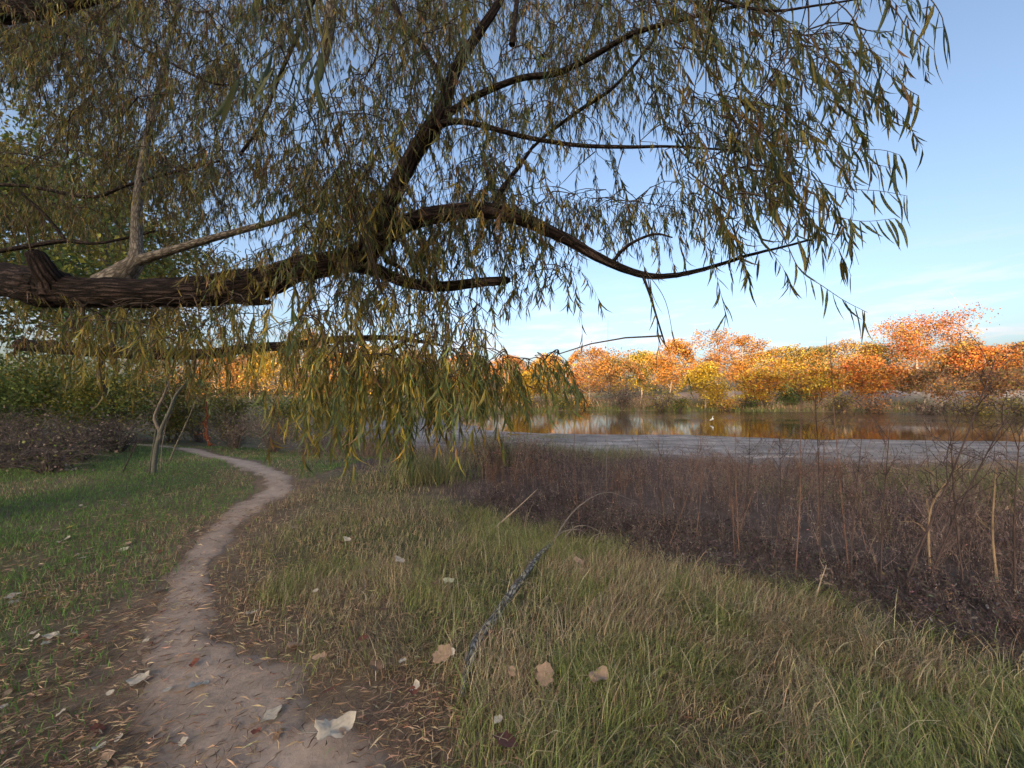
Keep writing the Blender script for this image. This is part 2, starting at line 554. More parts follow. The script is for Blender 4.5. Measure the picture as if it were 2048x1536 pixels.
xs = warp(5.2, 600, 250); ys = warp(5.2, 620, 270) + 3.0
GX, GY = np.meshgrid(xs, ys)
GZ = Hh(GX, GY)
sdp = pond_sd(GX, GY); pdist = path_d(GX, GY)
gcol = np.zeros(GX.shape + (3,))
base = np.array([0.16, 0.125, 0.085]); gcol[:] = base
n1 = fbm(GX * .9, GY * .9)
gr = np.array([0.075, 0.095, 0.035])
lawn = sstep(.05, .9, pdist) * sstep(.35, .6, n1)
gcol = gcol * (1 - .6 * lawn[..., None]) + gr * .6 * lawn[..., None]
brush = sstep(-.2, .7, GX + 1.02 * GY - 5.35 + (fbm(GX * 1.3, GY * 1.3) - .5) * 1.1) * sstep(-2, 1, GX + 5) * sstep(.3, 1.2, pdist) * sstep(45, 38, GY)
gcol = gcol * (1 - brush[..., None]) + np.array([0.115, 0.088, 0.074]) * brush[..., None]
mudm = sstep(10.5, 8.5, sdp)
gcol = gcol * (1 - mudm[..., None]) + np.array([0.20, 0.185, 0.175]) * mudm[..., None]
farm = sstep(42, 50, GY)
fg = np.where((fbm(GX * .25, GY * .25) > .5)[..., None], np.array([0.26, 0.19, 0.12]), np.array([0.16, 0.16, 0.07]))
gcol = gcol * (1 - farm[..., None]) + fg * farm[..., None]
gvl = sstep(24, 32, GX) * sstep(6.0, 7.5, sdp) * sstep(17, 14, sdp) * sstep(38, 44, GY)
gcol = gcol * (1 - gvl[..., None]) + np.array([0.50, 0.42, 0.35]) * gvl[..., None]
edge = sstep(.55, .0, pdist)
gcol = gcol * (1 - .8 * edge[..., None]) + np.array([0.20, 0.145, 0.105]) * .8 * edge[..., None]
mb = MB()
ny, nx = GX.shape
i, j = np.meshgrid(np.arange(ny - 1), np.arange(nx - 1), indexing='ij')
mb.add(np.stack([GX, GY, GZ], -1), None, np.stack([i * nx + j, i * nx + j + 1, (i + 1) * nx + j + 1, (i + 1) * nx + j], -1), gcol.reshape(-1, 3))
ground = tag(mb.build('ground', M['ground'], smooth=True), kind='structure')
from mathutils.bvhtree import BVHTree
_bv = BVHTree.FromPolygons([tuple(v) for v in np.concatenate(mb.v)], [tuple(q) for q in np.concatenate(mb.q)])

def gz(x, y):
    """height of the built ground sheet"""
    x = np.atleast_1d(np.asarray(x, float)); y = np.atleast_1d(np.asarray(y, float))
    ix = np.clip(np.searchsorted(xs, x) - 1, 0, nx - 2); iy = np.clip(np.searchsorted(ys, y) - 1, 0, ny - 2)
    fx = (x - xs[ix]) / (xs[ix + 1] - xs[ix]); fy = (y - ys[iy]) / (ys[iy + 1] - ys[iy])
    return (GZ[iy, ix] * (1 - fx) * (1 - fy) + GZ[iy, ix + 1] * fx * (1 - fy) + GZ[iy + 1, ix] * (1 - fx) * fy + GZ[iy + 1, ix + 1] * fx * fy)

def hit(px, py):
    d = ray(px, py)
    r = _bv.ray_cast(Vector((0, 0, CAM_Z)), Vector(d))
    if r[0] is None: return np.array([0, 0, CAM_Z]) + d * 30
    return np.array(r[0])

# worn dirt path: a sheet just above the ground, ragged at its edges
mb = MB()
PS = spline(PATH, 340)
m = 26
tt = unit(np.gradient(PS[:, :2], axis=0)); nrm = np.stack([-tt[:, 1], tt[:, 0]], 1)
ln = np.concatenate([[0], np.cumsum(np.linalg.norm(np.diff(PS[:, :2], axis=0), axis=1))])
u = np.linspace(-1, 1, m)
rag = [1 + .75 * (fbm(ln * 2.6 + s * 40, ln * 0 + 3, None, 4) - .5) * 2 for s in (1, 2)]
W2 = np.where(u[None] < 0, rag[0][:, None], rag[1][:, None]) * PS[:, 2:3] * u[None]
X = PS[:, 0:1] + nrm[:, 0:1] * W2; Y = PS[:, 1:2] + nrm[:, 1:2] * W2
Z = gz(X.ravel(), Y.ravel()).reshape(X.shape) + 0.006 * (1 - np.abs(u[None]) ** 6) - 0.003 * (np.abs(u[None]) > .97) + (fbm(X * 9, Y * 9) - .5) * .012 * (1 - np.abs(u[None]) ** 4) + .002
pc = np.array([0.37, 0.285, 0.225]) * (0.8 + .4 * fbm(X * 2, Y * 2))[..., None]
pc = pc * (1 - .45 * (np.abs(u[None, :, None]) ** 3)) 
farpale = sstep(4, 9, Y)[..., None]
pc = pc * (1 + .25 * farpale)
i, j = np.meshgrid(np.arange(len(PS) - 1), np.arange(m - 1), indexing='ij')
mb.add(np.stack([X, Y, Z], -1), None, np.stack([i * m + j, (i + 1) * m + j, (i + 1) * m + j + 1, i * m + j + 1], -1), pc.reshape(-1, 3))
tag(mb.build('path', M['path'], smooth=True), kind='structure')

# mud flat between the bank and the water
mb = MB()
mx_, my_ = np.meshgrid(np.linspace(-16, 60, 160), np.linspace(8, 34, 90))
sd_ = pond_sd(mx_, my_)
mz = -1.0 + 0.035 + 0.010 * np.clip(sd_, -6, 12) + (fbm(mx_ * .5, my_ * 1.6) - .5) * .06
mz = np.where(sd_ < 0, mz + sd_ * .06, mz)
mz = np.where(sd_ > 8.0, mz - (sd_ - 8.0) * .10, mz)
ca = fbm(mx_ * .4, my_ * 1.4, None, 5)[..., None]
mc = np.array([0.29, 0.248, 0.215]) * (0.25 + 1.4 * ca)
i, j = np.meshgrid(np.arange(89), np.arange(159), indexing='ij')
mb.add(np.stack([mx_, my_, mz], -1), None, np.stack([i * 160 + j, i * 160 + j + 1, (i + 1) * 160 + j + 1, (i + 1) * 160 + j], -1), mc.reshape(-1, 3))
tag(mb.build('mud_flat', M['mud'], smooth=True), kind='structure')

# pond
m_, t, o = new_mat('pond_water')
g = node(t, 'ShaderNodeNewGeometry')
mpn = node(t, 'ShaderNodeMapping'); mpn.inputs['Scale'].default_value = (0.5, 1.6, 1)
t.links.new(g.outputs['Position'], mpn.inputs['Vector'])
n = node(t, 'ShaderNodeTexNoise', Scale=2.2, Detail=4.0)
t.links.new(mpn.outputs[0], n.inputs['Vector'])
at_ = node(t, 'ShaderNodeAttribute', attribute_name='col')      # red: how much the wind ruffles this patch
sx = node(t, 'ShaderNodeSeparateColor'); t.links.new(at_.outputs['Color'], sx.inputs[0])
ba = node(t, 'ShaderNodeMapRange'); ba.inputs['To Min'].default_value = 0.012; ba.inputs['To Max'].default_value = 0.30
t.links.new(sx.outputs[0], ba.inputs['Value'])
b = node(t, 'ShaderNodeBump', Distance=0.25); t.links.new(ba.outputs[0], b.inputs['Strength']); t.links.new(n.outputs['Fac'], b.inputs['Height'])
rg = node(t, 'ShaderNodeMapRange'); rg.inputs['To Min'].default_value = 0.02; rg.inputs['To Max'].default_value = 0.12
t.links.new(sx.outputs[0], rg.inputs['Value'])
p = node(t, 'ShaderNodeBsdfPrincipled', IOR=1.33)
p.inputs['Base Color'].default_value = (0.045, 0.030, 0.016, 1)
p.inputs['Specular IOR Level'].default_value = 0.6
t.links.new(rg.outputs[0], p.inputs['Roughness']); t.links.new(b.outputs[0], p.inputs['Normal'])
t.links.new(p.outputs[0], o.inputs['Surface'])
mb = MB()
wx, wy = np.meshgrid(np.linspace(-12, 200, 130), np.linspace(8, 76, 110))
ruf = sstep(.40, .54, fbm(wx * .035 + 3, wy * .17, None, 3)) * sstep(42, 50, wy + .30 * wx) * sstep(10, 28, wx)
streak = sstep(.60, .66, fbm(wx * .06, wy * .9 + 7, None, 3)) * sstep(44, 52, wy + .1 * wx)
ruf = np.clip(ruf + .6 * streak, 0, 1)
i, j = np.meshgrid(np.arange(109), np.arange(129), indexing='ij')
mb.add(np.stack([wx, wy, np.full_like(wx, WATER_Z)], -1), None, np.stack([i * 130 + j, i * 130 + j + 1, (i + 1) * 130 + j + 1, (i + 1) * 130 + j], -1),
       np.stack([ruf, ruf, ruf], -1).reshape(-1, 3))
tag(mb.build('pond_water', m_, smooth=True), kind='structure')

# ------------------------------------------------------------------ trees of the far bank
ORANGE = [(0.60, 0.27, 0.06), (0.64, 0.33, 0.07), (0.52, 0.21, 0.05)]
GOLD = [(0.62, 0.42, 0.05), (0.56, 0.36, 0.05), (0.66, 0.48, 0.08)]
RED = [(0.52, 0.15, 0.055), (0.60, 0.21, 0.06), (0.46, 0.15, 0.07)]
RUST = [(0.42, 0.20, 0.08), (0.48, 0.25, 0.10), (0.36, 0.18, 0.09)]
OLIVE = [(0.30, 0.24, 0.06), (0.36, 0.27, 0.07), (0.24, 0.22, 0.06)]
GREEN = [(0.12, 0.15, 0.045), (0.15, 0.18, 0.05), (0.10, 0.12, 0.04)]
BROWN = [(0.24, 0.15, 0.09), (0.30, 0.19, 0.11), (0.20, 0.13, 0.09)]

def far_tree(name, px, top, depth, wpx, cols, label, cat='tree', group=None, dens=1.0, bare=0.3, flat=0.0, seed=0, leafsize=0.32, low=0.14, base_z=None,
             trunk_col=(0.42, 0.34, 0.27), wts=None):
    r = np.random.default_rng(1000 + seed)
    P0 = at(px, 790, depth)
    x0, y0 = P0[0], depth
    z0 = float(gz(x0, y0)[0]) - .1
    ztop = at(px, top, depth)[2]
    Ht = ztop - z0
    Rw = wpx / F_PX * depth * .5
    root = empty(name, (x0, y0, z0))
    wood = MB()
    lean = r.normal(0, .05, 2) * Ht
    nt_ = 9
    tz = np.linspace(0, .82, nt_)
    TP = np.stack([x0 + lean[0] * tz + np.cumsum(r.normal(0, .012, nt_)) * Ht, y0 + lean[1] * tz, z0 + Ht * tz], 1)
    rad = max(.05, Ht * .016)
    tube(wood, TP, rad * (1 - tz * .95) + .02, 6, np.array(trunk_col) * (0.85 + .3 * r.random()))
    cl = []
    nb = int(r.integers(9, 14))
    for k in range(nb):
        f = low + (0.80 - low) * (k + r.random()) / nb
        a = r.uniform(0, 2 * np.pi)
        p = TP[0] + (TP[-1] - TP[0]) * (f / .82)
        p = np.array([np.interp(f, tz, TP[:, q]) for q in range(3)])
        prof = (1 - ((f - .52) / .56) ** 2) if not flat else (0.45 + .9 * sstep(.4, .8, f))
        ln_ = Rw * max(.3, prof) * r.uniform(.7, 1.1)
        e = p + np.array([math.cos(a) * ln_, math.sin(a) * ln_ * .9, ln_ * r.uniform(.25, .8) * (1 - .5 * flat)])
        e[2] = min(e[2], ztop - .03 * Ht)
        mid = (p + e) / 2 + np.array([0, 0, ln_ * (-.06 if r.random() < .5 else .08)])
        B = spline([p, mid, e], 7)
        tube(wood, B, np.linspace(rad * .45, .02, 7), 4, np.array(trunk_col) * (0.85 + .3 * r.random()), cap=False)
        for q in range(3):
            s = B[int(r.integers(2, 7))]
            e2 = s + r.normal(0, 1, 3) * ln_ * np.array([.3, .3, .22]) + np.array([0, 0, .14 * ln_])
            tube(wood, spline([s, (s + e2) / 2 + r.normal(0, .05, 3), e2], 4), np.linspace(.035, .012, 4), 3, np.array(trunk_col) * .9, cap=False)
            cl += [e2, (s + e2) / 2]
        cl += [e, B[4], B[5]]
    for q in range(5):
        e = TP[-1] + r.normal(0, 1, 3) * np.array([Rw * .30, Rw * .3, Ht * .05]) + np.array([0, 0, Ht * .08])
        tube(wood, spline([TP[-2], (TP[-1] + e) / 2, e], 5), np.linspace(rad * .3, .015, 5), 3, trunk_col, cap=False)
        cl += [e, (TP[-1] + e) / 2]
    cl = np.array(cl)
    cl = cl[cl[:, 2] > z0 + Ht * low * .8]
    crown = MB()
    n = int(5000 * dens)
    keep = r.random(len(cl)) > bare * .6
    cl = cl[keep]
    ci = r.integers(0, len(cl), n)
    sp = Rw * .17 + .15
    P = cl[ci] + r.normal(0, 1, (n, 3)) * np.array([sp, sp, sp * .7])
    dx = (P[:, 0] - x0) / (Rw + .1)
    zl = ztop - .30 * Ht * np.clip(np.abs(dx) - (.25 if flat else 0), 0, 1.3) ** 2 + (fbm(P[:, 0] * .7 + seed * 3, P[:, 1] * .7, None, 2) - .5) * .16 * Ht
    over = np.maximum(P[:, 2] - zl, 0)
    P[:, 2] -= over * 1.3 + (over > 0) * r.random(n) * .12 * Ht
    ccol = pal(cols, len(cl), wts, .13, r)[ci] * np.exp(r.normal(0, .16, (n, 1)))
    dull = r.random(n) < .24
    ccol[dull] = pal(BROWN + OLIVE, int(dull.sum()), None, .25, r)
    diamonds(crown, P, leafsize * r.uniform(.55, 1.25, n), np.clip(ccol, 0, .85), r, .8)
    attach(wood.build('trunk', M['bark_pale']), root)
    attach(crown.build('crown', M['autumn']), root)
    bpy.context.view_layer.update()
    tag(root, label, cat, group)
    return root

def place_far(items, row):
    for k, it in enumerate(items):
        far_tree(*it[:1], **it[1])

FT = []
def T_(name, px, top, depth, wpx, cols, label, **kw):
    FT.append((name, dict(px=px, top=top, depth=depth, wpx=wpx, cols=cols, label=label, seed=len(FT), **kw)))

# landmark trees
T_('cottonwood_tree', 1830, 628, 76, 135, RED + ORANGE, 'tallest far-bank tree, red-orange umbrella crown standing above the others', flat=1.0, dens=1.5, low=.42, bare=.15)
T_('maple_tree', 1745, 712, 63, 92, RED[1:] + ORANGE, 'dense bright orange-red rounded tree just below left of the tallest red tree', dens=1.5, bare=0, low=.2)
T_('cottonwood_tree', 1430, 655, 80, 80, ORANGE + RUST, 'tall sparse orange tree poking above the skyline behind the hanging leaf clusters', dens=.8, bare=.4, flat=.6)
T_('cottonwood_tree', 1487, 668, 78, 78, RUST + ORANGE, 'pinkish-orange round-topped tree beside the sparse tall orange tree', dens=1.1, bare=.2, flat=.6)
T_('cottonwood_tree', 1340, 680, 75, 100, ORANGE, 'broad bright orange tree above the grey brush on the far bank', dens=1.5, bare=.05)
T_('cottonwood_tree', 1180, 690, 74, 90, RUST + ORANGE, 'pink-orange bare-branched tree behind the willow twig tips at the water', dens=1.2, bare=.3)
T_('cottonwood_tree', 1570, 694, 74, 120, OLIVE + GOLD + ORANGE, 'wide dull-gold domed tree right of the pinkish-orange one', dens=1.5, bare=.05)
T_('cottonwood_tree', 1410, 728, 67, 80, GOLD, 'low bright yellow tree in front of the broad orange tree', dens=1.2, bare=0, low=.12)
T_('cottonwood_tree', 1520, 735, 66, 80, GOLD + ORANGE, 'low golden tree directly behind the green bank bush', dens=1.2, bare=0, low=.12)
T_('cottonwood_tree', 1635, 735, 64, 85, GOLD + ORANGE, 'low yellow-orange tree between the green bush and the orange-red tree', dens=1.3, bare=0, low=.15)
T_('oak_tree', 1625, 694, 82, 70, OLIVE + GREEN, 'olive-green round tree on the far skyline', dens=1.2, bare=0)
T_('oak_tree', 1690, 680, 84, 90, RUST + GOLD, 'tan-gold skyline tree left of the tallest red tree', dens=1.3, bare=.1)
T_('oak_tree', 1765, 685, 88, 80, OLIVE + BROWN, 'dark olive-brown tree on the skyline beside the tallest red tree', dens=1.2, bare=.1)
T_('cottonwood_tree', 1895, 690, 78, 100, RUST + OLIVE + ORANGE, 'rusty olive tree immediately right of the tallest red tree', dens=1.4, bare=.1)
T_('cottonwood_tree', 1935, 672, 84, 70, BROWN + RUST, 'thin-topped brown tree with bare twigs against the sky', dens=.7, bare=.45)
T_('cottonwood_tree', 1975, 690, 72, 95, RED + ORANGE, 'orange-red tree second from the right edge of the far bank', dens=1.4, bare=.05)
T_('cottonwood_tree', 2050, 682, 70, 110, ORANGE + RUST, 'orange tree at the right edge of the far bank', dens=1.4, bare=.1)
T_('sycamore_tree', 1845, 735, 60, 100, RUST + BROWN, 'half-bare pale-trunked tree on the bank below the tallest red tree', dens=.7, bare=.5, low=.2)
T_('sycamore_tree', 1990, 735, 58, 120, BROWN + RUST, 'brown half-bare thicket tree at the right end of the water', dens=.8, bare=.4, low=.1)
T_('cottonwood_tree', 1285, 702, 84, 80, GREEN + GOLD, 'yellow-green tree on the skyline left of the broad orange tree', dens=1.2, bare=.1)
T_('cottonwood_tree', 1235, 712, 80, 80, RUST + OLIVE, 'dull rust tree low on the skyline right of the pink-orange tree', dens=1.2, bare=.1)
T_('cottonwood_tree', 1100, 708, 76, 90, ORANGE + GOLD, 'orange-gold tree seen through the willow twigs above the water', dens=1.3, bare=.1)
T_('cottonwood_tree', 1015, 712, 80, 95, ORANGE + RUST, 'rusty orange tree behind the hanging willow tips over the mud flat', dens=1.2, bare=.1)
T_('cottonwood_tree', 1050, 745, 68, 70, GOLD, 'low golden tree on the far shore behind the willow tips', dens=1.1, bare=0, low=.1)
for k, (px, top, dp, c, nm) in enumerate([(930, 705, 84, ORANGE, 'orange'), (840, 700, 86, RUST, 'rust-coloured'), (745, 690, 84, ORANGE + GOLD, 'orange-gold'),
                                         (665, 705, 80, ORANGE, 'orange'), (610, 655, 82, RUST + ORANGE, 'tall peach-orange'), (560, 700, 76, GOLD, 'golden'),
                                         (500, 695, 80, RUST + ORANGE, 'rusty orange'), (430, 700, 84, ORANGE, 'dull orange')]):
    T_('cottonwood_tree', px, top, dp, 100, c, f'{nm} far tree glimpsed through the willow curtain, {["first","second","third","fourth","fifth","sixth","seventh","eighth"][k]} counting left from the water',
       dens=1.0, bare=.1)
for nm, kw in FT:
    kw.setdefault('group', 'autumn trees on the far bank')
    far_tree(nm, **kw)
# a low wooded skyline filling the gaps behind them
mb = MB()
r = np.random.default_rng(5)
n = 34000
a = r.uniform(-95, 150, n); yy = 96 + r.uniform(0, 16, n)
hgt = 2.5 + 12.0 * fbm(a * .11, a * 0 + 2, None, 4)
zz = gz(a, yy) + r.random(n) ** .7 * hgt
cc = pal(RUST + ORANGE + OLIVE + BROWN, n, None, .2, r)
ci = (fbm(a * .12, yy * 0 + 9, None, 2)[:, None] - .5)
diamonds(mb, np.stack([a, yy, zz], 1), 0.56 * r.uniform(.5, 1.2, n), np.clip(cc * (1 + ci * [0.5, .9, .2]), 0, .8), r)
tag(mb.build('far_woods', M['autumn']), 'mixed autumn woods massed behind the far-bank trees', 'woods', kind='stuff')

# ------------------------------------------------------------------ bushes: stems and leaf clumps
def bush(name, base, h, rx, ry, cols, label, n=2500, size=.06, stems=14, stemcol=(0.12, 0.09, 0.075), mat='broad', group=None, twiggy=0.0, seed=0, cat='bush', low=.12, wts=None, clump=.16, stem_r=.012, spiky=0.0):
    r = np.random.default_rng(3000 + seed)
    base = np.asarray(base, float)
    root = empty(name, base)
    wood, fol = MB(), MB()
    cl = []
    for k in range(stems):
        a = r.uniform(0, 2 * np.pi); q = r.uniform(.15, 1) ** .6
        e = base + np.array([math.cos(a) * rx * q, math.sin(a) * ry * q, h * r.uniform(.55, 1.0) * (1 - .35 * q * q)])
        e = e + r.normal(0, .22, 3) * spiky * np.array([rx, ry, h * .8]); e[2] = max(e[2], base[2] + .1 * h)
        mid = base + (e - base) * np.array([.32, .32, .55]) + r.normal(0, .05 + .08 * spiky, 3) * h
        st = base + np.array([math.cos(a) * rx * .08, math.sin(a) * ry * .08, -.05])
        B = spline([st, mid, e], 8)
        tube(wood, B, np.linspace(stem_r * (1 + .5 * r.random()), stem_r * .25, 8), 4, np.array(stemcol) * r.uniform(.7, 1.3), cap=False)
        for q2 in range(int(5 + 12 * twiggy)):
            s = B[int(r.integers(2, 8))]
            d = unit(r.normal(0, 1, 3) + np.array([0, 0, .5]))
            e2 = s + d * h * r.uniform(.1, .28)
            tube(wood, spline([s, (s + e2) / 2 + r.normal(0, .02, 3) * h, e2], 4), np.linspace(stem_r * .4, stem_r * .18, 4), 3, np.array(stemcol) * r.uniform(.7, 1.4), cap=False)
            if e2[2] > base[2] + h * low: cl += [e2, (s + e2) / 2]
    cl = np.array(cl)
    if n and len(cl):
        ci = r.integers(0, len(cl), n)
        P = cl[ci] + r.normal(0, clump * min(rx, h), (n, 3)) * np.array([1, 1, .8])
        P[:, 2] = np.maximum(P[:, 2], base[2] + .03)
        c = pal(cols, len(cl), wts, .2, r)[ci] * np.exp(r.normal(0, .2, (n, 1)))
        diamonds(fol, P, size * r.uniform(.6, 1.3, n), np.clip(c, 0, .8), r)
        attach(fol.build('foliage', M[mat]), root)
    attach(wood.build('stems', M['twig']), root)
    tag(root, label, cat, group)
    return root

def far_bush(px, py_base, depth, h, wpx, cols, label, **kw):
    P = at(px, py_base, depth)
    b = (P[0], depth, float(gz(P[0], depth)[0]))
    rx = wpx / F_PX * depth * .5
    kw.setdefault('size', .26)
    return bush(kw.pop('name', 'bank_bush'), b, h, rx, rx * .8, cols, label, stem_r=.03, mat='autumn', group='bushes on the far bank', **kw)

DG = [(0.10, 0.15, 0.05), (0.13, 0.18, 0.06), (0.09, 0.12, 0.05)]
GB = [(0.17, 0.13, 0.11), (0.22, 0.17, 0.14), (0.14, 0.12, 0.10)]
far_bush(1580, 790, 66, 4.0, 120, DG, 'rounded green bush on the far bank below the golden trees', n=1800, seed=1)
far_bush(1500, 795, 66, 2.2, 90, DG + GB, 'low grey-green bush left of the rounded green bush', n=900, seed=2)
far_bush(1245, 795, 67, 5.0, 95, GB, 'grey twiggy bush below the dull rust tree', n=1500, seed=3, twiggy=1)
far_bush(1320, 795, 66, 3.8, 80, GB + OLIVE, 'brown-grey bush beside the grey twiggy bush', n=1000, seed=4, twiggy=1)
far_bush(1360, 795, 65, 3.4, 40, OLIVE + DG, 'small olive bush in front of the low yellow tree', n=600, seed=5)
far_bush(1680, 800, 60, 3.4, 90, GB + OLIVE, 'brown brush under the bright orange-red tree', n=900, seed=6, twiggy=1)
far_bush(1760, 800, 57, 2.8, 90, GB + RUST, 'rust-brown brush by the gravel bank', n=800, seed=7, twiggy=1)
far_bush(1850, 805, 55, 2.6, 100, GB, 'dark brown brush under the pale-trunked tree', n=800, seed=8, twiggy=1)
far_bush(1940, 805, 53, 2.8, 110, GB + OLIVE, 'brown brush near the right end of the far shore', n=900, seed=9, twiggy=1)
far_bush(2040, 805, 52, 3.2, 110, GB + OLIVE, 'brown brush at the very right edge of the far shore', n=900, seed=10, twiggy=1)
far_bush(1165, 795, 69, 2.4, 90, [(0.62, 0.30, 0.07), (0.6, 0.36, 0.09)], 'sunlit orange scrub at the waterline behind the willow tips', n=900, seed=11)
far_bush(1120, 795, 68, 2.8, 60, DG + GOLD, 'yellow-green scrub left of the sunlit orange scrub', n=600, seed=12)
far_bush(1455, 795, 64, 2.8, 70, GOLD + RUST, 'rusty low shrub under the low yellow tree', n=700, seed=13)

# grasses along the far shore
mb = MB(); r = np.random.default_rng(77)
n = 26000
x = r.uniform(-40, 110, n); y = r.uniform(44, 84, n)
sd0 = pond_sd(x, y)
ok = (sd0 > -.4) & (sd0 < 13) & ~((x > 26) & (sd0 > 5.5)) & (r.random(n) < np.where(sd0 < 4, 1, .5))
x, y, sd0 = x[ok], y[ok], sd0[ok]
n = len(x)
green = sd0 < 2.6 + r.normal(0, .8, n) + 2 * (fbm(x * .2, y * .2) - .5)
c = np.where(green[:, None], pal([(0.17, 0.19, 0.065), (0.22, 0.22, 0.09), (0.13, 0.15, 0.06)], n, None, .2, r), pal([(0.40, 0.27, 0.17), (0.34, 0.24, 0.14), (0.44, 0.32, 0.2)], n, None, .2, r))
th = r.uniform(0, 2 * np.pi, n)
blades(mb, np.stack([x, y, gz(x, y) - .05], 1), np.stack([np.cos(th), np.sin(th), 0 * th], 1), r.uniform(.4, 1.0, n), .16, c, .4, 2, r)
tag(mb.build('shore_grass', M['dry']), 'green and tan grasses along the far waterline', 'grass', kind='stuff')

# white wading bird standing in the shallows
def egret():
    d = ray(1424, 846); k = (WATER_Z - CAM_Z) / d[2]
    b = np.array([0, 0, CAM_Z]) + d * k
    root = empty('egret', b)
    body = MB()
    wht = (0.82, 0.82, 0.80)
    pts = spline([(b[0] - .28, b[1], b[2] + .38), (b[0] - .12, b[1], b[2] + .48), (b[0] + .05, b[1], b[2] + .56), (b[0] + .13, b[1], b[2] + .68), (b[0] + .08, b[1], b[2] + .82),
                  (b[0] + .07, b[1], b[2] + .95), (b[0] + .14, b[1], b[2] + 1.02), (b[0] + .22, b[1], b[2] + 1.0)], 30)
    rad = np.interp(np.linspace(0, 1, 30), [0, .12, .3, .42, .55, .75, .88, .95, 1], [.02, .10, .14, .07, .035, .03, .045, .035, .01])
    tube(body, pts, rad, 10, wht)
    attach(body.build('body', M['twig'], smooth=True), root)
    bk = MB(); tube(bk, [(b[0] + .21, b[1], b[2] + 1.0), (b[0] + .36, b[1], b[2] + .97)], [.016, .003], 5, (0.6, 0.4, 0.08)); attach(bk.build('beak', M['twig']), root)
    for s in (-.04, .04):
        lg = MB(); tube(lg, [(b[0], b[1] + s, b[2] + .45), (b[0] - .03, b[1] + s, b[2] + .22), (b[0], b[1] + s, b[2] - .12)], [.014, .011, .011], 5, (0.05, 0.05, 0.04))
        attach(lg.build('leg', M['twig']), root)
    root.scale = (.75, .75, .62)
    tag(root, 'small white wading bird standing in the pond shallows', 'bird')
egret()
#PART3
# ------------------------------------------------------------------ the willow
willow = empty('willow_tree', at(-330, 900, 4.4) * np.array([1, 1, 0]) + np.array([0, 0, float(gz(at(-330, 900, 4.4)[0], 4.4)[0])]))
tag(willow, 'old willow reaching in from the left with a thick furrowed limb and drooping leaf curtains', 'willow tree')
SK = []          # skeleton nodes the twigs can grow from

def limb(pts, name='limb', mat='bark', sides=28, rough=0.0, n=None, label=None, seed=0.0, node_step=1):
    """pts: (px, py, depth, thickness in px); thickness turned into metres at that depth"""
    A = np.array(pts, float)
    W = at(A[:, 0], A[:, 1], A[:, 2])
    R = A[:, 3] / F_PX * A[:, 2] * .5
    n = n or max(8, int(len(A) * 8))
    SP = spline(np.hstack([W, R[:, None]]), n)
    mb = MB()
    Pw = SP[:, :3].copy()
    if rough > 0:
        Pw += (np.stack([fbm(np.arange(n) * .12 + 5 + seed, np.full(n, q * 7.0)) for q in range(3)], 1) - .5) * rough * .12
    tube(mb, Pw, np.maximum(SP[:, 3], .002), sides, (0.1, 0.08, 0.06), rough, seed)
    o = attach(mb.build(name, M[mat], smooth=True), willow)
    if label: o['label'] = label
    SK.append(SP[::node_step, :3])
    return o

bpy.context.view_layer.update()
# trunk, outside the frame at the left, rising into the great limb
tb = at(-330, 900, 4.4); tb[2] = float(gz(tb[0], tb[1])[0]) - .1
mb = MB()
tp = spline([tb, tb + [0.05, 0, .9], tb + [.2, -.05, 1.8], at(-190, 545, 4.2), ], 40)
tube(mb, tp, np.linspace(.46, .34, 40), 30, (0.1, 0.08, 0.06), .25, 3.0)
attach(mb.build('trunk', M['bark'], smooth=True), willow)
limb([(-200, 540, 4.2, 80), (-60, 552, 4.0, 72), (30, 563, 3.85, 66), (90, 574, 3.75, 80), (150, 583, 3.7, 60), (300, 586, 3.6, 56), (400, 582, 3.55, 59), (490, 573, 3.5, 62), (550, 556, 3.47, 54), (600, 537, 3.45, 48),
      (690, 522, 3.4, 43), (742, 498, 3.35, 45)], sides=72, rough=.22, n=300, seed=1.0, node_step=12)
limb([(112, 578, 3.66, 54), (98, 552, 3.58, 40), (82, 526, 3.54, 34), (68, 508, 3.52, 26), (62, 502, 3.5, 10)], 'broken_stub', sides=30, rough=.2, n=40, label='snapped dark stub of a lost branch', seed=4.0)
limb([(470, 590, 3.45, 34), (505, 600, 3.42, 22), (545, 606, 3.4, 5)], 'bark_splinter', sides=12, rough=.1, n=16, seed=5.0)
# rising fork
limb([(735, 505, 3.36, 46), (748, 470, 3.34, 42), (790, 380, 3.3, 34), (838, 292, 3.25, 32), (874, 240, 3.2, 34), (890, 198, 3.2, 26), (922, 120, 3.2, 21), (962, 60, 3.25, 18), (1000, 0, 3.3, 16), (1040, -90, 3.4, 13)],
     sides=30, rough=.10, n=120, seed=7.0, node_step=5)
limb([(872, 246, 3.2, 16), (915, 215, 3.15, 14), (965, 186, 3.1, 13), (1040, 157, 3.0, 12), (1110, 147, 2.95, 12), (1180, 116, 2.85, 11), (1265, 68, 2.75, 10), (1370, 38, 2.6, 8), (1500, 5, 2.45, 6), (1620, -30, 2.3, 4)],
     mat='bark_small', sides=10, n=70, seed=8.0, node_step=3)
limb([(868, 252, 3.2, 16), (910, 243, 3.1, 12), (960, 250, 3.05, 11), (1050, 274, 2.95, 9), (1150, 290, 2.85, 8), (1250, 294, 2.7, 7), (1340, 293, 2.6, 5), (1460, 300, 2.4, 4)], mat='bark_small', sides=10, n=60, node_step=3)
limb([(1060, 300, 3.3, 6), (1095, 268, 3.3, 7), (1160, 220, 3.3, 8), (1230, 172, 3.3, 7), (1300, 90, 3.3, 6), (1350, 10, 3.3, 5)], mat='bark_small', sides=8, n=40, node_step=3)
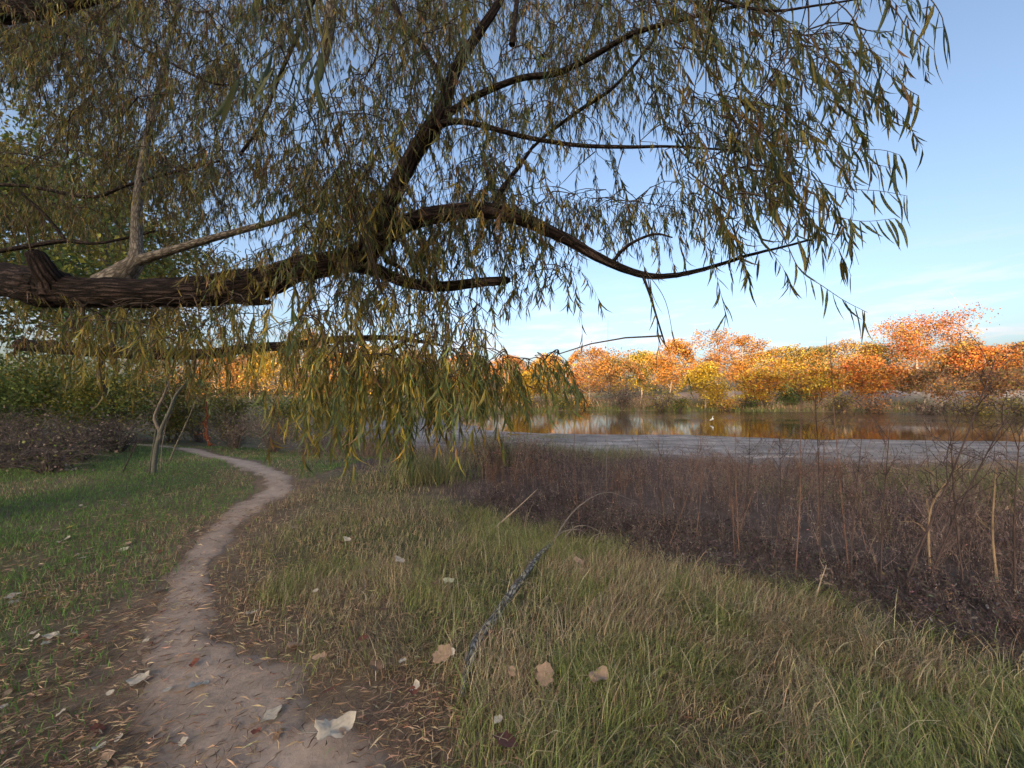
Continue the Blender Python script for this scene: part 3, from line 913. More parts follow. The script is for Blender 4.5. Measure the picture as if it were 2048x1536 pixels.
# arching branch to the right
limb([(738, 500, 3.36, 44), (790, 458, 3.28, 36), (860, 432, 3.2, 34), (960, 421, 3.05, 30), (1040, 437, 2.95, 27), (1120, 472, 2.85, 22), (1200, 516, 2.75, 17), (1280, 549, 2.62, 13), (1345, 551, 2.5, 10),
      (1400, 540, 2.4, 8), (1480, 516, 2.3, 6), (1560, 496, 2.2, 4), (1625, 478, 2.1, 2.5)], sides=26, rough=.09, n=130, seed=9.0, node_step=4)
limb([(1226, 524, 2.7, 8), (1245, 500, 2.65, 7), (1275, 480, 2.6, 6), (1312, 468, 2.55, 5), (1345, 475, 2.5, 3)], mat='bark_small', sides=8, n=24, node_step=3)
limb([(1285, 550, 2.6, 6), (1300, 590, 2.5, 5), (1312, 630, 2.45, 4), (1330, 688, 2.4, 3)], mat='bark_small', sides=8, n=24, node_step=3)
limb([(985, 416, 3.05, 12), (1010, 370, 3.1, 10), (1040, 330, 3.15, 8), (1068, 290, 3.2, 6)], mat='bark_small', sides=8, n=24, node_step=3)
# short lower branch that ends broken
limb([(690, 525, 3.4, 34), (750, 540, 3.38, 26), (810, 563, 3.3, 22), (870, 573, 3.25, 21), (940, 567, 3.2, 19), (1008, 561, 3.15, 16), (1016, 560, 3.15, 6)], sides=20, rough=.07, n=70, seed=12.0, node_step=4)
limb([(770, 520, 3.35, 10), (800, 535, 3.3, 8), (815, 552, 3.3, 7)], mat='bark_small', sides=8, n=16)
# lower limb farther back
limb([(40, 690, 6.6, 24), (200, 702, 6.5, 23), (320, 708, 6.4, 22), (420, 707, 6.3, 21), (500, 696, 6.2, 19), (600, 690, 6.1, 17), (680, 678, 6.0, 13), (790, 676, 5.9, 9), (880, 690, 5.8, 5)], sides=22, rough=.09, n=90, seed=13.0, node_step=4)
limb([(690, 712, 4.6, 16), (722, 722, 4.5, 16), (760, 712, 4.4, 12), (800, 690, 4.3, 8), (850, 660, 4.2, 5)], mat='bark_small', sides=10, n=30, node_step=4)
# grey upright fork rising behind the great limb
limb([(215, 575, 4.6, 60), (250, 545, 4.6, 42), (272, 520, 4.6, 28), (273, 480, 4.7, 20), (274, 420, 4.8, 17), (282, 350, 4.9, 15), (300, 250, 5.0, 12), (330, 120, 5.2, 9), (360, 0, 5.4, 6)], mat='bark_grey', sides=18, n=70, node_step=3)
limb([(268, 525, 4.6, 22), (330, 505, 4.5, 17), (420, 478, 4.4, 14), (500, 456, 4.3, 12), (565, 438, 4.2, 9), (640, 400, 4.1, 6)], mat='bark_grey', sides=12, n=50, node_step=3)
# thin boughs in the upper left
limb([(-40, 368, 5.0, 7), (60, 373, 5.0, 7), (180, 394, 5.0, 7), (250, 372, 4.9, 6), (340, 346, 4.8, 5), (440, 322, 4.6, 4)], mat='bark_small', sides=8, n=40, node_step=3)
limb([(-20, 505, 5.2, 10), (60, 492, 5.2, 9), (130, 482, 5.2, 9), (200, 486, 5.2, 6), (310, 462, 5.2, 4)], mat='bark_small', sides=8, n=30, node_step=3)
limb([(36, 380, 5.2, 6), (90, 430, 5.2, 6), (132, 482, 5.2, 7)], mat='bark_small', sides=8, n=20, node_step=3)
limb([(-80, 34, 4.6, 44), (40, 20, 4.5, 38), (140, 6, 4.4, 28), (240, -20, 4.3, 18), (420, -60, 4.0, 12), (640, -90, 3.6, 8)], sides=24, rough=.08, n=70, seed=15.0, node_step=3)
limb([(640, 160, 4.4, 7), (655, 90, 4.4, 17), (662, 30, 4.4, 20), (666, -60, 4.4, 22)], mat='bark_grey', sides=14, n=30, node_step=3)
limb([(900, 190, 3.3, 8), (850, 100, 3.4, 11), (812, 55, 3.5, 12), (786, 0, 3.6, 12), (760, -80, 3.7, 12)], mat='bark_small', sides=10, n=36, node_step=3)
limb([(1024, 90, 3.2, 13), (1028, 50, 3.2, 11), (1034, 0, 3.3, 10), (1040, -60, 3.4, 10)], mat='bark_small', sides=10, n=24, node_step=3)
limb([(480, 310, 4.6, 6), (520, 250, 4.6, 6), (560, 150, 4.6, 7), (600, 60, 4.6, 8), (640, -30, 4.6, 9)], mat='bark_small', sides=8, n=36, node_step=3)
limb([(1230, -60, 2.4, 7), (1380, -20, 2.2, 6), (1520, 20, 2.0, 5), (1640, 10, 1.9, 4), (1760, -10, 1.8, 3)], mat='bark_small', sides=8, n=40, node_step=3)
limb([(230, 70, 4.2, 6), (330, 120, 4.0, 5), (420, 165, 3.8, 4), (500, 170, 3.6, 3)], mat='bark_small', sides=8, n=30, node_step=3)

SKP = np.vstack(SK)
fol, twg = MB(), MB()
WG = [(0.052, 0.074, 0.030), (0.072, 0.090, 0.031), (0.100, 0.108, 0.030)]         # green
WY = [(0.16, 0.13, 0.026), (0.20, 0.145, 0.028), (0.13, 0.112, 0.025)]             # yellowing
WB = [(0.15, 0.085, 0.034), (0.11, 0.065, 0.030)]                                   # browned
BIG = []         # the leaves that show largest, kept as objects of their own
r = np.random.default_rng(21)

def spray(p0, az, length, el=-.15, lscale=1.0, pg=(.55, .35, .10), step=.018, tw=.0022, big=False, sag=1.0, spread=.26, lum=1.0):
    n = 9
    d = np.array([math.cos(az) * math.cos(el), math.sin(az) * math.cos(el), math.sin(el)])
    pts = [np.array(p0, float)]
    for k in range(n - 1):
        d = unit(d + np.array([0, 0, -.26 * sag]) + r.normal(0, .10, 3))
        pts.append(pts[-1] + d * length / (n - 1))
    pts = np.array(pts)
    shade = r.uniform(.8, 1.25)
    tube(twg, pts[[0, 2, 4, 6, 8]], np.linspace(tw, tw * .35, 5), 3, np.array([0.075, 0.052, 0.035]) * shade, cap=False)
    m = max(3, int(length / step))
    t = np.sort(r.uniform(.08, 1, m))
    q = t * (n - 1); i = np.minimum(q.astype(int), n - 2); f = (q - i)[:, None]
    P = pts[i] * (1 - f) + pts[i + 1] * f
    T = unit(pts[i + 1] - pts[i])
    D = unit(T * .22 + np.array([0, 0, -1.0]) + r.normal(0, spread, (m, 3)) * np.array([1, 1, .6]))
    kind = r.random()
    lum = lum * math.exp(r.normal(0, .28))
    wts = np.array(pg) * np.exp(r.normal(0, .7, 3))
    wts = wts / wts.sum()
    cols = pal(WG + WY + WB, m, [wts[0] / 3] * 3 + [wts[1] / 3] * 3 + [wts[2] / 2] * 2, .18, r) * lum  # lum scales leaf colour; the low curtains use it as painted backlight
    Ln = r.uniform(.062, .125, m) * lscale
    if big:
        for k in range(m):
            BIG.append((P[k], D[k], Ln[k] * 1.08, cols[k]))
    else:
        (leaves if np.linalg.norm(pts[0] - [0, 0, CAM_Z]) < 4.2 and pts[0][1] > .6 else slivers)(fol, P, D, Ln, Ln * r.uniform(.08, .115, m), cols, .38, r)
    return pts

roots = []
def region(poly, n, d0, d1, az=None, ln=(.35, .75), **kw):
    q = sample_poly(poly, int(n * 1.9), r)
    cl_ = fbm(q[:, 0] / 150 + d0 * 7, q[:, 1] / 110 + n, None, 3) + r.random(len(q)) * .22
    q = q[np.argsort(-cl_)[:n]] if n >= 200 else q[:n]     # sprays of the big masses gather in clumps
    dp = r.uniform(d0, d1, n)
    W = at(q[:, 0], q[:, 1], dp)
    for k in range(n):
        a = r.uniform(0, 2 * np.pi) if az is None else az + r.normal(0, .6)
        roots.append((W[k], a, r.uniform(*ln), kw))

GRN, MIX, YEL, OLV = (.75, .2, .05), (.5, .38, .12), (.25, .65, .10), (.38, .45, .17)
# upper mass
region([(-60, -160), (1300, -190), (1280, 160), (900, 330), (520, 380), (-60, 330)], 1850, 3.2, 6.8, pg=OLV, step=.018, lscale=1.05)
region([(500, -100), (1300, -150), (1350, 240), (1000, 330), (560, 350)], 540, 2.6, 4.2, pg=MIX)
region([(-60, -60), (480, -60), (480, 430), (-60, 430)], 1150, 5.0, 8.0, pg=(.3, .45, .25), step=.018, ln=(.4, .9), lscale=1.15, lum=.9)
# behind and around the fork and the arching branch
region([(520, 330), (900, 320), (1250, 240), (1400, 300), (1350, 430), (1000, 420), (760, 470), (520, 460)], 480, 2.8, 4.4, pg=MIX)
region([(640, 470), (1000, 430), (1200, 500), (1130, 560), (900, 590), (660, 590)], 200, 2.8, 3.8, pg=MIX, ln=(.25, .55))
# right-hand curtain
region([(1250, -150), (1700, -140), (1740, 60), (1640, 220), (1500, 330), (1380, 400), (1280, 330)], 230, 1.9, 3.4, az=-.2, pg=(.55, .33, .12), step=.022)
region([(1350, 180), (1560, 160), (1600, 330), (1500, 440), (1380, 440)], 34, 1.6, 2.6, az=-.2, pg=(.55, .33, .12), ln=(.3, .55))
# low curtain in front of the pond, its backlit brightness put in by lum
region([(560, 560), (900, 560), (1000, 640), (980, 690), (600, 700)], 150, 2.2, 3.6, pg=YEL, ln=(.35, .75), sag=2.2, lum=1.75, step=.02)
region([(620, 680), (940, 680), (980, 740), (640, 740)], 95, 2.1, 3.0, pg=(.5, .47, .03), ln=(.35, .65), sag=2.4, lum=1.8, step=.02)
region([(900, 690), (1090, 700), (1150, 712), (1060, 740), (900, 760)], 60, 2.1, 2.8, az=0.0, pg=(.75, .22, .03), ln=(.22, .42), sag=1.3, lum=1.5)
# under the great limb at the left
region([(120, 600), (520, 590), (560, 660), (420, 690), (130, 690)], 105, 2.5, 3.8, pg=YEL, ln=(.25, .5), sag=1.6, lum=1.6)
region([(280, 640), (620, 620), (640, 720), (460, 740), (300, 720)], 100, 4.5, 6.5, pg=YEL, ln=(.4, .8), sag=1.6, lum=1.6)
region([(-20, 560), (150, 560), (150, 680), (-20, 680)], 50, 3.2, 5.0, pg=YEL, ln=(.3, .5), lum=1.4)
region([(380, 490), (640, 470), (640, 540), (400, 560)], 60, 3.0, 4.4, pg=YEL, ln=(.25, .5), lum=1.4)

# the low curtain's longest strands and unseen crown sprays overhead, added to darken the canopy
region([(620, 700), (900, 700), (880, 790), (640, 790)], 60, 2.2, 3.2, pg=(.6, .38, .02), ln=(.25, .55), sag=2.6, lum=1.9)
ov = np.stack([r.uniform(-5.5, 3.0, 420), r.uniform(-3.5, 1.6, 420), r.uniform(4.3, 6.2, 420)], 1)
for q in ov:
    roots.append((q, r.uniform(0, 6.28), r.uniform(.4, .8), dict(pg=MIX, step=.03)))
# grow a twig from the nearest wood to each spray, nearest sprays first
RP = np.array([q[0] for q in roots])
nodes = SKP.copy()
d0 = np.array([np.min(np.sum((nodes - p) ** 2, 1)) for p in RP])
order = np.argsort(d0)
node_list = [nodes]
for k in order:
    p, a, ln_, kw = roots[k]
    allp = nodes
    dd = np.sum((allp - p) ** 2, 1)
    j = int(np.argmin(dd)); s = allp[j]; D_ = math.sqrt(dd[j])
    if D_ > .03:
        mid = (s + p) / 2 + np.array([0, 0, .10 * D_]) + r.normal(0, .06, 3) * D_
        tp = spline([s, mid, p], 4)
        tube(twg, tp, np.linspace(.0042, .0026, 4) * (1 + min(D_, 1)), 3, np.array([0.07, 0.05, 0.036]) * r.uniform(.7, 1.3), cap=False)
        nodes = np.vstack([nodes, tp[1:]])
    spray(p, a, ln_, **kw)

# twigs at the open right edge, whose long leaves are seen one by one
def edge_twig(pts, n_leaf, lsc=1.0, pg=(.85, .12, .03), lo=.1, tw=.0022, spread=.20):
    A = np.array(pts, float)
    W = spline(at(A[:, 0], A[:, 1], A[:, 2]), 24)
    j = int(np.argmin(np.sum((nodes - W[0]) ** 2, 1)))
    s = nodes[j]
    if np.linalg.norm(s - W[0]) > .02:
        tube(twg, spline([s, (s + W[0]) / 2 + np.array([0, 0, .03]), W[0]], 6), np.linspace(.004, tw, 6), 4, (0.075, 0.055, 0.04), cap=False)
    tube(twg, W, np.linspace(tw, tw * .4, 24), 4, (0.085, 0.065, 0.045), cap=False)
    t = np.linspace(lo, 1, n_leaf) + r.normal(0, .015, n_leaf)
    t = np.clip(t, 0, 1)
    for q in t:
        x = q * 23; i = min(int(x), 22); f = x - i
        P = W[i] * (1 - f) + W[i + 1] * f; T = unit(W[i + 1] - W[i])
        D = unit(T * .20 + np.array([0, 0, -1.0]) + r.normal(0, spread, 3))
        c = pal(WG + WY + WB, 1, [pg[0] / 3] * 3 + [pg[1] / 3] * 3 + [pg[2] / 2] * 2, .18, r)[0]
        BIG.append((P, D, r.uniform(.095, .145) * lsc, c))

edge_twig([(1600, -40, 1.5), (1687, 15, 1.4), (1730, 78, 1.35), (1762, 133, 1.32), (1812, 176, 1.3), (1838, 192, 1.3)], 13, 1.1)
edge_twig([(1720, -60, 1.3), (1790, -20, 1.25), (1850, -10, 1.2), (1882, 30, 1.2), (1888, 60, 1.2)], 10, 1.1)
edge_twig([(1740, -40, 1.4), (1790, 20, 1.35), (1812, 52, 1.35), (1845, 78, 1.32), (1868, 100, 1.3)], 10, .8)
edge_twig([(1500, 190, 1.9), (1570, 228, 1.8), (1640, 265, 1.7), (1700, 295, 1.65), (1765, 300, 1.6), (1800, 310, 1.6)], 22, 1.0)
edge_twig([(1460, 250, 1.9), (1560, 290, 1.8), (1650, 300, 1.7), (1720, 320, 1.6), (1790, 338, 1.55)], 18, 1.0)
edge_twig([(1500, 330, 1.9), (1590, 350, 1.8), (1680, 375, 1.7), (1760, 382, 1.6), (1815, 392, 1.55)], 16, 1.0)
edge_twig([(1480, 380, 1.9), (1560, 400, 1.8), (1640, 425, 1.7), (1720, 442, 1.6), (1790, 437, 1.55)], 22, 1.0)
edge_twig([(1420, 330, 2.1), (1500, 360, 2.0), (1580, 390, 1.9), (1640, 420, 1.85), (1700, 440, 1.8)], 18, .9)
edge_twig([(1530, 430, 1.8), (1568, 478, 1.75), (1600, 540, 1.7), (1645, 572, 1.65), (1690, 602, 1.6), (1735, 625, 1.55)], 13, .95, lo=.25)
edge_twig([(1330, 300, 2.2), (1400, 420, 2.1), (1425, 520, 2.05), (1440, 580, 2.0), (1452, 630, 2.0)], 20, 1.0, (.6, .35, .05))
edge_twig([(1300, 560, 2.3), (1306, 600, 2.25), (1315, 650, 2.2), (1318, 690, 2.2)], 10, 1.0, (.7, .2, .1))
edge_twig([(1290, 540, 2.3), (1330, 600, 2.2), (1350, 690, 2.1), (1372, 740, 2.05), (1379, 770, 2.0)], 5, .75, (.9, .1, 0), lo=.4)
edge_twig([(1120, 480, 2.7), (1150, 560, 2.6), (1162, 620, 2.55), (1165, 690, 2.5)], 10, .8, (.7, .25, .05))
edge_twig([(560, -60, 1.3), (600, 40, 1.2), (625, 110, 1.1), (590, 130, 1.0), (540, 140, .95)], 12, 1.1, (.95, .05, 0))
edge_twig([(600, -40, 1.3), (650, 30, 1.15), (640, 90, 1.05), (630, 150, .98)], 11, 1.1, (.95, .05, 0))
edge_twig([(300, -80, 1.7), (260, -10, 1.6), (236, 50, 1.5), (232, 70, 1.5)], 8, 1.0, (.9, .1, 0))
edge_twig([(560, 90, 1.2), (510, 130, 1.05), (490, 150, .98), (470, 160, .92)], 8, 1.1, (.95, .05, 0))
edge_twig([(900, 40, 1.9), (930, 80, 1.85), (920, 110, 1.8), (840, 190, 1.75)], 12, 1.1, (.9, .1, 0))
edge_twig([(160, 640, 2.2), (240, 640, 2.1), (300, 650, 2.0)], 12, 1.0, (.6, .4, 0))
edge_twig([(1250, 0, 1.9), (1330, 40, 1.8), (1420, 70, 1.7), (1500, 110, 1.65), (1560, 150, 1.6)], 22, 1.0, (.6, .3, .1))
edge_twig([(1450, -30, 1.6), (1540, 20, 1.5), (1600, 80, 1.45), (1640, 150, 1.4)], 20, 1.0, (.6, .3, .1))
edge_twig([(1380, -30, 1.8), (1430, 60, 1.75), (1475, 130, 1.7), (1490, 200, 1.7)], 24, 1.0, (.25, .6, .15))

attach(twg.build('twigs', M['twig']), willow)['kind'] = 'stuff'

# large leaves one by one: a long sickle with a folded midrib, in a few shapes and tones
def big_leaf_mesh(col, sweep, wd, seed):
    rr = np.random.default_rng(seed)
    n = 12
    t = np.linspace(0, 1, n)
    wv = wd * np.sin(np.pi * np.clip(t, 0.02, .995) ** .8) ** .75 * (1 + .12 * rr.normal(size=n) * (t > .1))
    x = sweep * t ** 2 * .5
    y0 = -.05 * np.sin(t * np.pi)
    cen = np.stack([x, y0, -t], 1)
    Lf = cen + np.stack([-wv, wv * .5, 0 * t], 1); Rt = cen + np.stack([wv, wv * .5, 0 * t], 1)
    mb = MB()
    V = np.vstack([Lf, cen, Rt])
    i = np.arange(n - 1)
    Q = np.vstack([np.stack([i, i + 1, n + i + 1, n + i], 1), np.stack([n + i, n + i + 1, 2 * n + i + 1, 2 * n + i], 1)])
    c = np.tile(np.array(col), (3 * n, 1)); c[n:2 * n] *= 1.35
    mb.add(V, None, Q, c)
    return mb.mesh('willow_leaf', M['leaf'], True)
LM = []
for k, c in enumerate([(0.050, 0.068, 0.034), (0.062, 0.080, 0.036), (0.08, 0.092, 0.034), (0.042, 0.058, 0.030), (0.15, 0.125, 0.028), (0.115, 0.105, 0.028), (0.13, 0.08, 0.034)]):
    for q, (sw, wd) in enumerate([(.5, .040), (-.45, .044), (.22, .038)]):
        LM.append((np.array(c), big_leaf_mesh(c, sw, wd, 10 * k + q)))
BIG.sort(key=lambda b: np.linalg.norm(b[0] - np.array([0, 0, CAM_Z])) / b[2])
for (P, D, Ln, c) in BIG[:300]:
    j = int(np.argmin([np.sum((m_[0] - c) ** 2) for m_ in LM[::3]])) * 3 + int(r.integers(0, 3))
    o = bpy.data.objects.new('leaf', LM[j][1])
    C.objects.link(o)
    q = Vector(-D).to_track_quat('Z', 'Y')
    from mathutils import Quaternion
    q = q @ Quaternion((0, 0, 1), r.uniform(0, 2 * math.pi))
    o.parent = willow
    o.location = Vector(P) - willow.location
    o.rotation_mode = 'QUATERNION'; o.rotation_quaternion = q
    o.scale = (Ln, Ln, Ln)
if len(BIG) > 300:
    R_ = BIG[300:]
    leaves(fol, np.array([b[0] for b in R_]), np.array([b[1] for b in R_]), np.array([b[2] for b in R_]), np.array([b[2] for b in R_]) * .1, np.array([b[3] for b in R_]), .22, r)
attach(fol.build('foliage', M['leaf']), willow)['kind'] = 'stuff'
print('willow leaves', sum(len(v) for v in fol.v) // 6, 'big', len(BIG), 'sprays', len(roots))
#PART4
rt = np.random.default_rng(55)
# ------------------------------------------------------------------ left side: leafy trees and thickets
def near_tree(name, x, y, h, rx, cols, label, n=9000, size=.085, low=.3, seed=0, wts=None, trunk_r=.09, col=(0.11, 0.09, 0.075)):
    r = np.random.default_rng(5000 + seed)
    z0 = float(gz(x, y)[0]) - .05
    root = empty(name, (x, y, z0))
    wood, fl = MB(), MB()
    tz = np.linspace(0, .85, 14)
    TP = np.stack([x + np.cumsum(r.normal(0, .012, 14)) * h, y + np.cumsum(r.normal(0, .012, 14)) * h, z0 + tz * h], 1)
    tube(wood, TP, trunk_r * (1 - tz) + .02, 8, col)
    cl = []
    for k in range(22):
        f = low + (.84 - low) * (k + r.random()) / 22
        p = np.array([np.interp(f, tz, TP[:, q]) for q in range(3)])
        a = r.uniform(0, 2 * np.pi)
        l = rx * (1.1 - .6 * f) * r.uniform(.7, 1.15)
        e = p + np.array([math.cos(a) * l, math.sin(a) * l, l * r.uniform(.1, .6)])
        B = spline([p, (p + e) / 2 + np.array([0, 0, .1 * l]), e], 9)
        tube(wood, B, np.linspace(trunk_r * .35, .01, 9), 5, col, cap=False)
        for q in range(9):
            s = B[int(r.integers(2, 9))]
            e2 = s + r.normal(0, .3, 3) * l * np.array([1, 1, .8])
            tube(wood, spline([s, (s + e2) / 2 + r.normal(0, .04, 3), e2], 4), np.linspace(.012, .004, 4), 3, col, cap=False)
            cl += [e2, (s + e2) / 2]
    cl = np.array(cl)
    ci = r.integers(0, len(cl), n)
    P = cl[ci] + r.normal(0, .22, (n, 3))
    c = pal(cols, len(cl), wts, .22, r)[ci] * np.exp(r.normal(0, .2, (n, 1)))
    diamonds(fl, P, size * r.uniform(.6, 1.3, n), c, r)
    attach(wood.build('trunk', M['twig']), root); attach(fl.build('crown', M['broad']), root)
    tag(root, label, 'tree', 'leafy trees at the left')
    return root

BL_G = [(0.10, 0.15, 0.05), (0.13, 0.18, 0.055), (0.16, 0.20, 0.06)]
BL_Y = [(0.26, 0.25, 0.05), (0.32, 0.28, 0.06), (0.20, 0.21, 0.055)]
BL_O = [(0.20, 0.16, 0.05), (0.24, 0.17, 0.055), (0.15, 0.13, 0.05)]
near_tree('elm_tree', -12.2, 9.0, 8.5, 3.2, BL_G + BL_Y, 'green leafy tree filling the left edge behind the great limb', n=17000, size=.115, seed=1)
near_tree('elm_tree', -13.6, 14.0, 11, 3.6, BL_O + BL_Y, 'brown-olive tree behind the upper left of the willow', n=16000, size=.115, seed=2)
near_tree('elm_tree', -16, 16, 11, 4.2, BL_O + BL_G, 'dark olive tree far out at the left edge, behind the green leafy one', n=16000, size=.13, seed=3)
near_tree('elm_tree', -24.5, 26, 7.2, 3.4, BL_Y + BL_O, 'thin yellowing tree beyond the bend of the path', n=5000, size=.13, seed=4)

def px_bush(px, py, h, wpx, cols, label, **kw):
    b = hit(px, py)
    rx = wpx / F_PX * b[1] * .5
    return bush(kw.pop('name', 'bush'), b, h, rx, rx * kw.pop('ry', .8), cols, label, group='thicket by the path', **kw)

px_bush(60, 880, 3.2, 260, BL_G + BL_Y[:1], 'large green and yellow leafy bush at the left edge below the great limb', n=11000, size=.10, stems=26, seed=21, low=.3)
px_bush(-60, 905, 2.6, 200, BL_G, 'dark green bush cut off by the left edge', n=8000, size=.085, stems=18, seed=22)
px_bush(200, 885, 3.3, 210, BL_Y + BL_G, 'yellow-green leafy bush between the left edge bush and the slim sapling', n=9000, size=.085, stems=20, seed=23)
px_bush(345, 884, 3.3, 170, BL_O + BL_Y, 'olive bush behind the slim sapling, beyond the path', n=6000, size=.095, stems=20, seed=24)
px_bush(450, 880, 3.0, 130, BL_Y + BL_O, 'yellowish bush behind the rust-red dead stalk', n=4500, size=.095, stems=18, seed=25)
px_bush(560, 868, 2.9, 130, [(0.36, 0.31, 0.06), (0.30, 0.26, 0.06)] + BL_G, 'bright yellow-green bush glimpsed through the low willow curtain', n=2600, size=.12, stems=18, seed=26)
px_bush(660, 862, 2.4, 120, BL_Y + BL_G, 'green-gold bush at the left end of the mud flat', n=2200, size=.12, stems=16, seed=27)
GREYT = [(0.22, 0.17, 0.14), (0.17, 0.13, 0.11), (0.26, 0.20, 0.16)]
for k, (px, py, h, wp, lab) in enumerate([
        (470, 898, 1.5, 120, 'grey twiggy shrub beside the rust-red dead stalk'),
        (545, 905, 1.35, 140, 'grey-brown twiggy shrub right of the path bend'),
        (620, 912, 1.2, 130, 'mauve-grey dry shrub between the path bend and the willow curtain'),
        (690, 905, 1.1, 120, 'brown dry shrub under the low willow curtain'),
        (400, 884, 1.6, 90, 'thin grey shrub standing behind the path just left of the red stalk')]):
    px_bush(px, py, h, wp, GREYT + [(0.14, 0.15, 0.06)], lab, n=900, size=.05, stems=36, seed=40 + k, twiggy=1.0, stemcol=(0.17, 0.13, 0.11), mat='dry', stem_r=.010, spiky=.6, name='dry_shrub')
# grey brush heaps at the left
for k, (px, py, h, wp, lab) in enumerate([(30, 935, 1.1, 230, 'tangled grey brush heap at the left edge of the lawn'), (150, 925, .95, 190, 'grey tangle of twigs between the brush heap and the slim sapling'),
                                         (235, 905, .9, 130, 'thin twig tangle just left of the slim sapling'), (85, 915, 1.2, 260, 'dark brush tangle behind the two grey brush heaps'),
                                         (-20, 910, 1.3, 200, 'dark brush tangle behind, cut by the left edge'), (190, 900, 1.1, 200, 'brown brush tangle under the yellow-green leafy bush'), (100, 945, .6, 200, 'low fallen twig tangle at the rim of the lawn')]):
    px_bush(px, py, h, wp, GREYT + [(0.16, 0.17, 0.06)], lab, n=260, size=.06, stems=40, seed=60 + k, twiggy=.9, stemcol=(0.105, 0.085, 0.075), mat='dry', stem_r=.013, spiky=1.0, name='brush_heap', cat='brush')

# slim multi-stemmed sapling on the lawn
b = hit(308, 948); dp = b[1]
sap = empty('sapling', b); bpy.context.view_layer.update()
def sap_stem(pts, r0, r1, col):
    A = np.array(pts, float)
    W = at(A[:, 0], A[:, 1], np.full(len(A), dp) + (A[:, 2] if A.shape[1] > 2 else 0))
    mb = MB(); tube(mb, spline(W, 26), np.linspace(r0, r1, 26), 8, col)
    return attach(mb.build('stem', M['twig'], smooth=True), sap)
PB = (0.20, 0.165, 0.135)
sap_stem([(306, 955), (312, 900), (322, 860), (340, 820), (352, 790), (372, 765), (392, 735), (402, 715)], .046, .012, (0.13, 0.13, 0.11))
sap_stem([(318, 880), (320, 865), (309, 838), (316, 815), (328, 790), (334, 772)], .032, .018, PB)
sap_stem([(334, 774), (331, 760), (338, 735), (340, 705)], .013, .005, PB)
sap_stem([(334, 774), (338, 768), (337, 762)], .016, .010, PB)
sap_stem([(298, 950), (306, 900), (312, 860), (310, 842)], .026, .010, (0.09, 0.09, 0.075))
sap_stem([(322, 940), (324, 895), (330, 860), (332, 845)], .011, .006, PB)
sap_stem([(345, 800), (338, 780), (340, 740), (343, 700)], .010, .005, (0.20, 0.17, 0.12))
sap_stem([(340, 920), (352, 890), (366, 860), (384, 820), (398, 785), (402, 750)], .014, .005, (0.20, 0.17, 0.13))
sap_stem([(245, 945), (258, 918), (268, 898), (280, 880)], .014, .006, (0.06, 0.05, 0.045))
for k in range(12):
    s_ = [(322, 860), (340, 820), (352, 790), (372, 765), (316, 815), (328, 790)][k % 6]
    a_ = rt.uniform(-70, 70); l_ = rt.uniform(18, 50)
    sap_stem([(s_[0], s_[1]), (s_[0] + a_ * .4, s_[1] - l_ * .6), (s_[0] + a_ * .7, s_[1] - l_)], .006, .002, (0.13, 0.10, 0.085)).name = 'twig'
tag(sap, 'slim forked sapling with bare pale stems standing on the lawn beside the path', 'sapling')

# rust-red dead stalk wound with a vine
b = hit(418, 893)
st = empty('dead_stalk', b); bpy.context.view_layer.update()
dp = b[1]
def stalk_part(name, pts, r0, r1, col):
    A = np.array(pts, float); W = at(A[:, 0], A[:, 1], np.full(len(A), dp))
    mb = MB(); tube(mb, spline(W, 20), np.linspace(r0, r1, 20), 6, col)
    return attach(mb.build(name, M['twig'], smooth=True), st)
RU = (0.21, 0.07, 0.038)
stalk_part('stem', [(420, 895), (414, 870), (411, 850), (415, 830), (412, 815), (413, 790), (411, 770)], .055, .02, RU)
stalk_part('vine', [(424, 890), (408, 872), (416, 855), (404, 846), (414, 838), (419, 828), (410, 820)], .032, .02, (0.24, 0.09, 0.045))
for q in [[(413, 816), (406, 815), (400, 818)], [(412, 848), (404, 848), (398, 851)], [(418, 888), (426, 888), (430, 892)], [(412, 866), (400, 868), (388, 870)], [(413, 870), (420, 876), (423, 884)]]:
    stalk_part('twig', q, .028, .008, RU)
tag(st, 'rust-red dead stalk wound with a vine at the far bend of the path', 'dead stalk')

# ------------------------------------------------------------------ ground cover
LIT = [(0.38, 0.28, 0.17), (0.30, 0.21, 0.13), (0.46, 0.35, 0.22), (0.20, 0.14, 0.09)]
STRAW = [(0.44, 0.37, 0.22), (0.36, 0.31, 0.18), (0.50, 0.44, 0.29)]
GGRN = [(0.21, 0.25, 0.08), (0.24, 0.27, 0.09), (0.29, 0.30, 0.11), (0.17, 0.20, 0.07)]
LAWN = [(0.13, 0.235, 0.06), (0.17, 0.26, 0.07), (0.11, 0.185, 0.055)]

def in_view(x, y, m=1.12):
    return (np.abs(x) < y * 1.28 * m + .5)

_o = np.argsort(PATH_S[:85, 1]); PY_ = (PATH_S[:85, 1][_o], PATH_S[:85, 0][_o])
